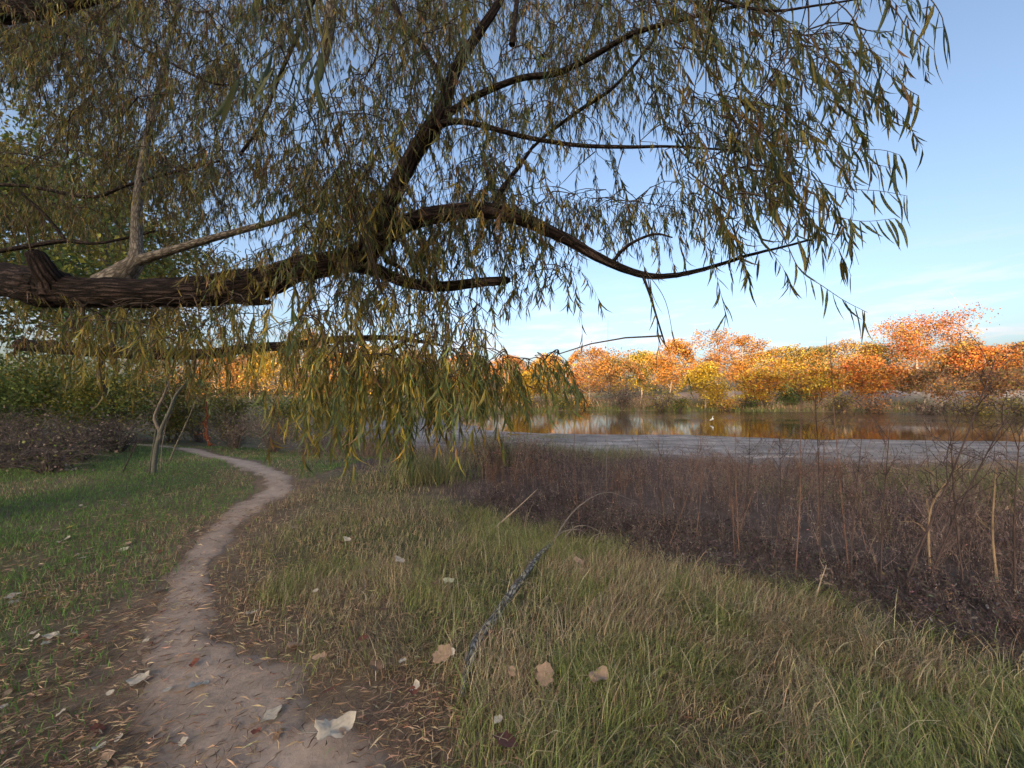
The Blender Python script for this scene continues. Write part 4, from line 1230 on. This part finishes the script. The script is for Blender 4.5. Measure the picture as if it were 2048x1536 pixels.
# main grass on the right-hand swell
mb = MB(); r = np.random.default_rng(91)
n = 230000
y = .9 + 5.2 * r.random(n) ** 1.25
x = r.uniform(-1.2, 1, n); x = np.where(x < 0, x * 1.0 - .0, 0) ; x = r.uniform(-2.8, 5.2, n)
sdn = pond_sd(x, y); pdn = path_d(x, y)
edge_line = x + 1.02 * y - 5.35 + (fbm(x * 1.3, y * 1.3) - .5) * 1.1 + (fbm(x * 4 + 50, y * 4) - .5) * 1.3           # the weeds begin beyond this
den = sstep(.10, .55, pdn + (fbm(x * 2.5 + 9, y * 2.5) - .5) * .5) * sstep(.45, -.45, edge_line) * (0.40 + .6 * sstep(.35, .55, fbm(x * 1.1 + 3, y * 1.1)))
den *= .15 + .85 * sstep(-2.7, -1.3, x + .12 * y - 1.4 * 1.6 * sstep(3.0, 4.6, y) + (fbm(x * 1.7 + 21, y * 1.7) - .5) * 1.6)
ok = (r.random(n) < den) & in_view(x, y) & (x > np.interp(y, PY_[0], PY_[1]))
x, y = x[ok], y[ok]; n = len(x)
pt = fbm(x * 2.2 + 11, y * 2.2, None, 3); dryp = sstep(.48, .62, pt)[:, None]
isdry = r.random(n)[:, None] < (.24 + .6 * dryp)
c = np.where(isdry, pal(STRAW + LIT, n, None, .18, r), pal(GGRN, n, None, .2, r))
th = r.uniform(0, 2 * np.pi, n) * .6 + fbm(x * 1.2, y * 1.2) * 9
h = r.uniform(.06, .20, n) * (0.75 + .7 * fbm(x * 1.6, y * 1.6 + 4))
blades(mb, np.stack([x, y, gz(x, y) - .004], 1), np.stack([np.cos(th), np.sin(th), 0 * th], 1), h, r.uniform(.0026, .0048, n), c, .9, 3, r)
print('grass main', n)
# pale dead stolons lying over it
n = 900
x = r.uniform(-.6, 4.2, n); y = r.uniform(1.1, 4.6, n)
ok = (x + 1.02 * y < 5.2) & (path_d(x, y) > .4) & in_view(x, y)
x, y = x[ok], y[ok]; n = len(x); th = r.uniform(0, 2 * np.pi, n)
blades(mb, np.stack([x, y, gz(x, y) + .02], 1), np.stack([np.cos(th), np.sin(th), 0 * th], 1), r.uniform(.2, .42, n), .0045, pal(STRAW, n, None, .15, r), 1.0, 4, r)
tag(mb.build('meadow_grass', M['grass']), 'tangled olive and straw-coloured grass on the swell right of the path', 'grass', kind='stuff')

# lawn at the left and rough turf either side of the path
mb = MB()
n = 150000
y = 1.0 + 13.5 * r.random(n) ** 1.15
x = -r.uniform(-.35, 1.25, n) * (y * 1.15 + .6)
pdn = path_d(x, y); sdn = pond_sd(x, y)
f1 = fbm(x * 1.1 + 2, y * 1.1)
left = x < np.interp(y, PATH_S[:90:3, 1][np.argsort(PATH_S[:90:3, 1])], PATH_S[:90:3, 0][np.argsort(PATH_S[:90:3, 1])])
den = sstep(-.05, .35, pdn + (f1 - .5) * .5) * np.where(left, sstep(2.2, 4.5, y + (f1 - .5) * 2.5) * .9 + .18, .34)
den = den * sstep(.30, .52, f1 + np.where(left, .16, .0))
den *= sstep(.3, -.5, x + 1.02 * y - 5.6) + (x < -1.6)
ok = (r.random(n) < den) & in_view(x, y)
x, y, left = x[ok], y[ok], left[ok]; n = len(x)
gp = fbm(x * .6 + 8, y * .6)
isg = r.random(n) < np.where(left, .55 + .6 * sstep(.4, .6, gp), .22)
c = np.where(isg[:, None], np.where(left[:, None], pal(LAWN, n, None, .2, r), pal(GGRN, n, None, .2, r)), pal(LIT + STRAW[1:2], n, None, .2, r))
th = r.uniform(0, 2 * np.pi, n)
h = r.uniform(.035, .10, n) * np.where(left, 1.0, 1.2)
blades(mb, np.stack([x, y, gz(x, y) - .003], 1), np.stack([np.cos(th), np.sin(th), 0 * th], 1), h, r.uniform(.003, .006, n) * (1 + y * .10), c, .6, 2, r)
print('lawn', n)
tag(mb.build('lawn_grass', M['grass']), 'short green and brown turf on both sides of the path', 'grass', kind='stuff')

# fallen willow leaves and dry straw lying on the soil
mb = MB()
n = 120000
y = .9 + 8 * r.random(n) ** 1.7
x = r.uniform(-1.25, .75, n) * (y * 1.1 + .8)
pdn = path_d(x, y)
den = np.where(pdn < 0, .30 + .5 * sstep(-.20, 0, pdn), sstep(2.6, .1, pdn))
den = den * (0.35 + .9 * sstep(.35, .6, fbm(x * 2.2, y * 2.2 + 6)))
ok = (r.random(n) < den) & in_view(x, y) & (x + y < 5.5)
x, y = x[ok], y[ok]; n = len(x)
th = r.normal(.35, .9, n)
D = np.stack([np.cos(th), np.sin(th), r.normal(0, .12, n)], 1)
slivers(mb, np.stack([x, y, gz(x, y) + .012 + r.random(n) * .012], 1), D, r.uniform(.035, .095, n), r.uniform(.003, .008, n), pal([(0.30, 0.20, 0.13), (0.22, 0.145, 0.10), (0.38, 0.28, 0.18), (0.14, 0.09, 0.065), (0.44, 0.36, 0.22)], n, [3, 3, 2, 3, 1], .25, r), .35, r)
print('litter', n)
tag(mb.build('leaf_litter', M['dry']), 'dry narrow willow leaves and straw strewn over path and soil', 'leaf litter', kind='stuff')

# brown weeds on the bank
WEED = [(0.17, 0.122, 0.108), (0.14, 0.104, 0.096), (0.23, 0.168, 0.135), (0.10, 0.076, 0.07)]
RUSTW = [(0.23, 0.135, 0.085), (0.19, 0.115, 0.075)]
def weed_template(r, h, ns, cols, leafn, spread=.45):
    V, Q, Cc = [], [], []
    n0 = 0
    def ribbon(p, q, w0, w1, col):
        nonlocal n0
        d = q - p; s = unit(np.cross(d, r.normal(size=3)))
        V.append(np.array([p - s * w0, p + s * w0, q + s * w1, q - s * w1])); Q.append(np.array([[0, 1, 2, 3]]) + n0); Cc.append(np.tile(col, (4, 1))); n0 += 4
    tips = []
    for k in range(ns):
        a = r.uniform(0, 2 * np.pi); l = h * r.uniform(.55, 1.05)
        b0 = np.array([r.normal(0, .06), r.normal(0, .06), -.02])
        d = unit(np.array([math.cos(a) * spread * r.random(), math.sin(a) * spread * r.random(), 1]))
        col = np.array(cols[int(r.integers(len(cols)))]) * r.uniform(.5, 1.7)
        p = b0
        for q in range(3):
            e = p + d * l / 3; ribbon(p, e, .0042 - .0008 * q, .0034 - .0008 * q, col)
            d = unit(d + r.normal(0, .18, 3)); p = e
            for z in range(2):
                e2 = e + unit(r.normal(0, 1, 3) + np.array([0, 0, .7])) * l * r.uniform(.10, .25)
                ribbon(e, e2, .0026, .0016, col * 1.15); tips.append(e2); tips.append((e + e2) / 2)
    tips = np.array(tips)
    m = leafn
    P = tips[r.integers(0, len(tips), m)] + r.normal(0, .03, (m, 3))
    D = unit(r.normal(size=(m, 3))); Sd = unit(np.cross(D, r.normal(size=(m, 3)))); s = r.uniform(.015, .050, (m, 1))
    V.append(np.stack([P - D * s * .5, P + Sd * s * .22, P + D * s * .5, P - Sd * s * .22], 1).reshape(-1, 3))
    Q.append((np.arange(m) * 4)[:, None] + [0, 1, 2, 3] + n0)
    Cc.append(np.repeat(pal(cols, m, None, .45, r), 4, 0))
    return np.vstack(V), np.vstack(Q), np.vstack(Cc)

TW = [weed_template(rt, .55, 6, WEED, 36) for k in range(6)]
TR = [weed_template(rt, .65, 6, RUSTW + WEED[:1], 30, .3) for k in range(3)]
TT = [weed_template(rt, 1.05, 5, WEED[:3], 22, .5) for k in range(4)]
TG = [weed_template(rt, .5, 6, [(0.12, 0.13, 0.06), (0.15, 0.15, 0.07)] + WEED[:1], 30) for k in range(3)]
mb = MB()
n = 10500
y = 2.2 + 16 * rt.random(n) ** 1.35
x = rt.uniform(-.95, 1.35, n) * (y * 1.2 + .4)
el = x + 1.02 * y - 5.35 + (fbm(x * 1.3, y * 1.3) - .5) * 1.1
sdn = pond_sd(x, y); pdn = path_d(x, y)
ok = (el > -.05) & (sdn > np.where(x > 2.5, 12.2, 9.4) + rt.normal(0, 1.0, n)) & (pdn > .8) & in_view(x, y) & (rt.random(n) < (0.5 + .75 * sstep(.35, .55, fbm(x * .8, y * .8))) * np.where(y > 9, .8, 1))
ok &= (x > -7.5)
x, y, el = x[ok], y[ok], el[ok]
zg = gz(x, y)
kz = fbm(x * .45 + 4, y * .45)
cnt = 0
hv = fbm(x * .7 + 30, y * .7, None, 3)
for k in range(len(x)):
    lst = TW
    if kz[k] > .63 and rt.random() < .6: lst = TR
    elif kz[k] < .42 and rt.random() < .7: lst = TG
    if rt.random() < .10: lst = TT
    V, Q, Cc = lst[int(rt.integers(len(lst)))]
    a = rt.uniform(0, 2 * math.pi); sc = rt.uniform(.5, 1.15) * (.50 + .95 * hv[k]) * ((0.20 + .80 * min(1, max(0, el[k]) / 3.0)) if x[k] < 1.5 else (.18 + .55 * min(1, max(0, el[k]) / 3.2))) 
    ca, sa = math.cos(a) * sc, math.sin(a) * sc
    W = np.stack([V[:, 0] * ca - V[:, 1] * sa + x[k], V[:, 0] * sa + V[:, 1] * ca + y[k], V[:, 2] * sc + zg[k]], 1)
    wd = 1.0
    mb.add(W, None, Q, Cc * rt.uniform(.75, 1.3)); cnt += len(Q)
n = 3800
y2 = 1.6 + 4.6 * rt.random(n); x2 = rt.uniform(-.6, 5.6, n)
el2 = x2 + 1.02 * y2 - 5.35 + (fbm(x2 * 1.3, y2 * 1.3) - .5) * 1.1
ok = (el2 > -.1) & (el2 < 1.9) & in_view(x2, y2) & (rt.random(n) < .75)
x2, y2 = x2[ok], y2[ok]; z2 = gz(x2, y2)
TL = [weed_template(rt, .30, 4, [(0.095, 0.075, 0.072), (0.075, 0.06, 0.058), (0.13, 0.10, 0.09)], 30, .9) for k in range(5)]
for k in range(len(x2)):
    V, Q, Cc = TL[int(rt.integers(5))]
    a = rt.uniform(0, 2 * math.pi); sc = rt.uniform(.5, 1.05)
    ca, sa = math.cos(a) * sc, math.sin(a) * sc
    mb.add(np.stack([V[:, 0] * ca - V[:, 1] * sa + x2[k], V[:, 0] * sa + V[:, 1] * ca + y2[k], V[:, 2] * sc * .7 + z2[k]], 1), None, Q, Cc * rt.uniform(.7, 1.3))
print('weeds', len(x), 'quads', cnt)
tag(mb.build('dry_weeds', M['dry']), 'dense brown and mauve dead weeds covering the bank above the mud', 'weeds', kind='stuff')

# green tussocks at the edge of the mud
mb = MB()
for (px, py, w_, nn, hh) in [(1120, 925, 1.3, 1500, .8), (985, 930, .7, 900, .9), (860, 960, .9, 900, .7), (1000, 880, 2.0, 700, .35), (1100, 876, 1.5, 500, .3), (730, 915, 1.0, 700, .7), (1900, 985, 1.2, 1200, .6), (2000, 1010, 1.0, 900, .6), (1240, 915, 1.2, 700, .6)]:
    b = hit(px, py)
    xx = b[0] + rt.normal(0, w_ * .5, nn); yy = b[1] + rt.normal(0, w_ * .35, nn); th = rt.uniform(0, 2 * np.pi, nn)
    blades(mb, np.stack([xx, yy, gz(xx, yy)], 1), np.stack([np.cos(th), np.sin(th), 0 * th], 1), hh * rt.uniform(.4, 1.1, nn), .011, pal([(0.15, 0.18, 0.07), (0.20, 0.20, 0.09), (0.30, 0.25, 0.14)], nn, None, .2, rt), .45, 3, rt)
tag(mb.build('tussock_grass', M['grass']), 'tufts of long green grass along the edge of the mud flat', 'grass', kind='stuff')

# weeds, scraps and short tufts dotted over the mud
mb = MB()
n = 9000
x = rt.uniform(-14, 34, n); y = rt.uniform(10, 28, n); sdn = pond_sd(x, y)
ok = (sdn > .2) & (sdn < 11) & (rt.random(n) < sstep(.42, .62, fbm(x * .5, y * 1.2)) * (.25 + .9 * sstep(3, 10, sdn)))
x, y = x[ok], y[ok]; n = len(x); th = rt.uniform(0, 6.28, n)
blades(mb, np.stack([x, y, np.maximum(gz(x, y), -.99) + .0], 1), np.stack([np.cos(th), np.sin(th), 0 * th], 1), rt.uniform(.06, .28, n), rt.uniform(.012, .035, n), pal([(0.13, 0.10, 0.085), (0.17, 0.16, 0.08), (0.09, 0.07, 0.06)], n, None, .25, rt), .8, 2, rt)
tag(mb.build('shore_weeds', M['dry']), 'sparse dark weeds and scraps dotted over the mud flat', 'weeds', kind='stuff')

# tall dead stalks rising out of the weeds
def stalk(px, py, top, label, lean=0, branches=6, rad=.006, col=(0.20, 0.145, 0.11), seed=0, group='tall dead weed stalks'):
    r = np.random.default_rng(8000 + seed)
    b = hit(px, py)
    dp = b[1]
    t = at(px + lean, top, dp)
    root = empty('dead_weed', b); bpy.context.view_layer.update()
    mb = MB()
    mid = (b + t) / 2 + r.normal(0, .03, 3) * np.linalg.norm(t - b)
    B = spline([b - [0, 0, .03], mid, t], 24)
    tube(mb, B, np.linspace(rad, rad * .35, 24), 6, col)
    attach(mb.build('stem', M['twig'], smooth=True), root)
    Ht = np.linalg.norm(t - b)
    for k in range(branches):
        s = B[int(r.integers(7, 23))]
        a = r.uniform(0, 2 * np.pi)
        e = s + np.array([math.cos(a) * r.uniform(.3, .9), math.sin(a) * .5, r.uniform(.1, .9)]) * Ht * r.uniform(.10, .38)
        mb = MB()
        Bk = spline([s, (s + e) / 2 + r.normal(0, .03, 3) + np.array([0, 0, r.normal(.02, .04)]) * Ht, e], 8)
        tube(mb, Bk, np.linspace(rad * .36, rad * .18, 8), 4, np.array(col) * r.uniform(.7, 1.2), cap=False)
        for q in range(4):
            s2 = Bk[int(r.integers(2, 8))]; e2 = s2 + unit(r.normal(0, 1, 3) + [0, 0, .4]) * Ht * r.uniform(.04, .11)
            tube(mb, np.array([s2, (s2 + e2) / 2 + r.normal(0, .005, 3), e2]), [rad * .3, rad * .25, rad * .15], 3, np.array(col) * .85, cap=False)
        attach(mb.build('twig', M['twig']), root)
    tag(root, label, 'dead weed', group)
RD = (0.19, 0.115, 0.09); DK = (0.085, 0.06, 0.055); TN = (0.34, 0.24, 0.15)
stalk(1700, 1160, 690, 'tallest thin upright stalk, reaching the far tree line right of the green bush', -42, 12, .006, RD, 1)
stalk(1212, 985, 640, 'tall hair-thin pale stalk standing alone in front of the grey far bush', 4, 6, .005, (0.30, 0.26, 0.22), 2)
stalk(1283, 1020, 760, 'thin bare stalk just right of the tall hair-thin pale stalk', 6, 8, .005, RD, 3)
stalk(1160, 1060, 800, 'spindly stalk with crossing twigs at the left end of the water reflections', -6, 9, .005, RD, 4)
stalk(1800, 1180, 720, 'long dark stalk leaning far to the right, its tip over the far brush', 190, 14, .009, DK, 5)
stalk(1850, 1170, 820, 'dark twiggy stalk leaning right beside the long leaning one', 170, 12, .009, DK, 6)
stalk(1998, 1190, 940, 'stout tan upright stalk near the right edge', -6, 3, .011, TN, 7)
stalk(1860, 1150, 930, 'stout tan stalk leaning right, lower and paler than the dark ones', 60, 5, .011, TN, 8)
stalk(1590, 1160, 800, 'reddish upright stalk left of the tallest thin one', 10, 12, .006, RD, 9)
stalk(1480, 1130, 830, 'thin reddish stalk standing before the golden reflections', -10, 12, .005, RD, 10)
stalk(1640, 1150, 780, 'bare forked stalk between the reddish upright stalk and the tallest thin one', -10, 12, .006, DK, 11)
stalk(1760, 1190, 850, 'many-twigged dark stalk at the right part of the water', 20, 16, .007, DK, 12)
stalk(1930, 1190, 850, 'many-twigged dark weed close to the stout tan upright stalk', -30, 16, .007, DK, 13)
stalk(2030, 1220, 860, 'twiggy dark weed cut by the right edge', 10, 14, .007, DK, 14)
stalk(1390, 1090, 850, 'short branching stalk before the small white bird', 10, 12, .005, RD, 15)
stalk(1625, 1210, 1130, 'pale forked dead twig at the border of grass and weeds', 28, 3, .007, (0.36, 0.29, 0.22), 16)
stalk(1545, 1130, 870, 'brown branching weed right of the thin reddish stalk', 14, 14, .006, DK, 17)
stalk(1700, 1170, 870, 'low twiggy brown weed at the foot of the tallest thin stalk', 24, 14, .006, DK, 18)
stalk(1330, 1060, 870, 'low branching weed left of the short branching stalk', -14, 10, .005, RD, 19)
stalk(1480, 1080, 850, 'dark seedy weed with clustered dead heads before the water', 20, 12, .006, DK, 20)

rs = np.random.default_rng(404)
for k in range(22):
    px_ = rs.uniform(1330, 2045); py_ = rs.uniform(1000, 1140)
    far_ = px_ < 1650
    stalk(px_, py_, rs.uniform(835, 930), 'thin twiggy dead weed in the loose tangle before the mud flat', rs.normal(10, 35), int(rs.integers(8, 14)), .0045, (RD, DK, (0.15, 0.11, 0.09))[int(rs.integers(3))], 100 + k, 'thin weeds in the tangle before the mud')
# leaning pale reed among the weeds, and a thin arching cane
b = hit(985, 1062)
reed = empty('broken_reed', b); bpy.context.view_layer.update()
mb = MB(); W = np.array([b + [0, 0, .02], (b + at(1075, 978, b[1] + .4)) / 2 + [0, 0, .0], at(1075, 978, b[1] + .4)])
tube(mb, spline(W, 20), np.linspace(.010, .004, 20), 6, (0.44, 0.35, 0.26)); attach(mb.build('stem', M['twig'], smooth=True), reed)
tag(reed, 'pale broken reed leaning among the brown weeds above the fallen branch', 'reed')

# ------------------------------------------------------------------ fallen branch
pp = [(925, 1400, .010), (930, 1365, .020), (942, 1320, .032), (955, 1290, .030), (990, 1245, .028), (1020, 1200, .027), (1055, 1150, .025), (1085, 1112, .022), (1108, 1092, .015)]
W = np.array([np.append(hit(a, b_ + 4) + [0, 0, .035 + .03 * k_ / 9], c_) for k_, (a, b_, c_) in enumerate(pp)])
fb = empty('fallen_branch', W[0, :3]); bpy.context.view_layer.update()
SPF = spline(W, 120)
mb = MB(); tube(mb, SPF[:, :3], SPF[:, 3], 18, (0.3, 0.3, 0.28), .10, 2.0); attach(mb.build('stem', M['lichen'], smooth=True), fb)
for pts, r0 in [([(1108, 1092, 0), (1112, 1075, .05), (1130, 1062, .1), (1160, 1060, .14), (1180, 1075, .2)], .008), ([(1100, 1100, 0), (1125, 1078, .06), (1155, 1052, .12), (1190, 1058, .2), (1220, 1085, .3)], .007), ([(1095, 1100, 0), (1150, 1020, .5), (1210, 985, .8), (1265, 1000, 1.0)], .010)]:
    y0 = SPF[-1, 1]
    A = np.array(pts); Wt = at(A[:, 0], A[:, 1], y0 + A[:, 2])
    mb = MB(); tube(mb, spline(Wt, 24), np.linspace(r0, .003, 24), 6, (0.20, 0.17, 0.15)); attach(mb.build('twig', M['twig'], smooth=True), fb)
tag(fb, 'grey lichen-flecked fallen branch lying in the grass', 'branch')

# ------------------------------------------------------------------ fallen cottonwood leaves
def deltoid(col, seed, curl=.25, under=None):
    r = np.random.default_rng(seed)
    a = np.linspace(0, 2 * np.pi, 22, endpoint=False)
    prof = []
    for t in a:                                     # heart-to-triangle outline, tip at +x
        c_ = math.cos(t)
        rad = .50 + .20 * max(0, c_) ** 3 - .10 * max(0, -c_) ** 6 + .06 * math.cos(2 * t)
        prof.append(rad * (1 + .10 * r.normal()))
    prof = np.array(prof)
    rings = []
    for f in (.4, .75, 1.0):
        X = prof * np.cos(a) * f; Y = prof * np.sin(a) * f
        Z = curl * (Y ** 2 * r.uniform(.4, 1.6) + .5 * X ** 2) + .10 * f * np.sin(a * 3 + r.uniform(0, 6)) * curl * 2 + .03 * r.normal(size=22) * f
        rings.append(np.stack([X, Y, Z], 1))
    V = np.vstack([[[0, 0, 0]]] + rings)
    k = np.arange(22); k2 = (k + 1) % 22
    T = np.stack([np.zeros(22, int), 1 + k, 1 + k2], 1)
    Q = np.vstack([np.stack([1 + 22 * q + k, 1 + 22 * (q + 1) + k, 1 + 22 * (q + 1) + k2, 1 + 22 * q + k2], 1) for q in (0, 1)])
    mb = MB()
    cc = np.tile(np.array(col), (len(V), 1)) * np.exp(r.normal(0, .10, (len(V), 1)))
    mb.add(V, T, Q, np.clip(cc, 0, .8))
    return mb.mesh('blade', M['fallen'], True)
def petiole(col):
    mb = MB(); tube(mb, spline([(-.4, 0, .02), (-.7, .06, .05), (-1.05, .12, .02)], 6), np.linspace(.025, .018, 6), 4, col)
    return mb.mesh('petiole', M['twig'])
PALE, TAN, YELO, RUS, GRN, BRN = (0.48, 0.425, 0.345), (0.36, 0.25, 0.17), (0.42, 0.34, 0.09), (0.17, 0.065, 0.045), (0.42, 0.43, 0.30), (0.20, 0.13, 0.085)
LV = {c: [deltoid(c, 100 + 7 * i + j, .3 + .35 * j) for j in range(3)] for i, c in enumerate((PALE, TAN, YELO, RUS, GRN, BRN))}
PT = {c: petiole(np.array(c) * .7) for c in LV}
def fallen(px, py, size, c, label, group=None, tilt=.22):
    b = hit(px, py)
    root = empty('fallen_leaf', b + np.array([0, 0, .02 + (.075 if (px > 620 and py > 1090) else 0)]))
    root.rotation_euler = (rt.normal(0, tilt), rt.normal(0, tilt), rt.uniform(0, 2 * math.pi))
    root.scale = (size, size, size * .5)
    for nm, me in (('blade', LV[c][int(rt.integers(3))]), ('petiole', PT[c])):
        o = bpy.data.objects.new(nm, me); C.objects.link(o); o.parent = root
    tag(root, label, 'leaf', group)
for a in [(660, 1503, .125, PALE, 'largest pale fallen leaf, on the path at the bottom of the picture'),
          (543, 1440, .095, PALE, 'pale folded leaf on the path left of the largest pale leaf'),
          (398, 1376, .085, PALE, 'pale crumpled leaf on the path, right one of a pair'),
          (280, 1366, .095, PALE, 'pale curled leaf on the path, left one of a pair'),
          (335, 1386, .045, PALE, 'small pale scrap lying between the pair of pale path leaves'),
          (594, 1297, .085, TAN, 'pinkish tan leaf at the grass edge right of the path'),
          (882, 1345, .10, TAN, 'upright tan triangular leaf in the grass left of the fallen branch'),
          (900, 1186, .085, GRN, 'greenish white leaf above the middle of the fallen branch'),
          (800, 1143, .085, PALE, 'bright pale leaf on dark litter left of the greenish white leaf'),
          (725, 1308, .06, RUS, 'dark red leaf in the grass left of the tan triangular leaf'),
          (750, 1365, .075, BRN, 'dull brown leaf at the grass edge near the dark red leaf'),
          (1090, 1390, .10, TAN, 'flat tan leaf sunk in the grass right of the fallen branch foot'),
          (1195, 1392, .09, TAN, 'tan leaf in the grass, right of the flat sunken one'),
          (1008, 1524, .10, RUS, 'rust-brown leaf at the bottom edge below the fallen branch'),
          (655, 1420, .05, RUS, 'small red leaf at the edge of the path near the bottom'),
          (1160, 1147, .08, TAN, 'small tan leaf by the upper end of the fallen branch'),
          (770, 1247, .06, BRN, 'brown leaf half hidden in grass above the dark red leaf'),
          (315, 1187, .075, PALE, 'white leaf on the soil just left of the path'),
          (85, 1202, .08, YELO, 'yellow leaf on the soil at the left'),
          (22, 1198, .085, PALE, 'white leaf at the left edge level with the yellow leaf'),
          (66, 1272, .06, PALE, 'white leaf, left one of two on green moss-like turf'),
          (106, 1277, .06, PALE, 'white leaf, right one of two on green moss-like turf'),
          (165, 1120, .085, PALE, 'pale leaf on the turf above the white soil leaf'),
          (248, 1102, .08, PALE, 'pale leaf on the turf near the orange-brown leaf'),
          (250, 1092, .075, TAN, 'orange-brown leaf upright on the turf by the path'),
          (115, 1062, .085, TAN, 'tan leaf at the edge of the green lawn'),
          (142, 1056, .085, YELO, 'golden leaf at the edge of the green lawn'),
          (40, 1100, .10, BRN, 'brown leaf near the left edge below the lawn'),
          (125, 1085, .08, PALE, 'pale leaf below the golden lawn leaf'),
          (590, 1058, .07, PALE, 'pale leaf in the turf right of the narrow path'),
          (695, 1098, .07, PALE, 'pale leaf in the litter left of the brown weeds'),
          (500, 1232, .05, PALE, 'small pale leaf on the right margin of the path')]:
    fallen(*a)
k = 0
while k < 70:
    px, py = rt.uniform(0, 1100), rt.uniform(1010, 1530)
    if px > 700 and rt.random() < .75: continue
    if 330 < px < 640 and py > 1250 and rt.random() < .8: continue
    c = [PALE, TAN, BRN, RUS, PALE, TAN][int(rt.integers(6))]
    nm = {PALE: 'pale grey', TAN: 'tan', BRN: 'dull brown', RUS: 'rust-red'}[c]
    sd_ = 'among the meadow grass right of the path' if px > 620 else ('on the lower part of the path and its litter' if py > 1250 else 'on the turf beside the upper path')
    fallen(px, py, rt.uniform(.025, .055), c, f'small {nm} fallen leaf {sd_}', f'small {nm} fallen leaves {sd_}')
    k += 1
bpy.context.view_layer.update()
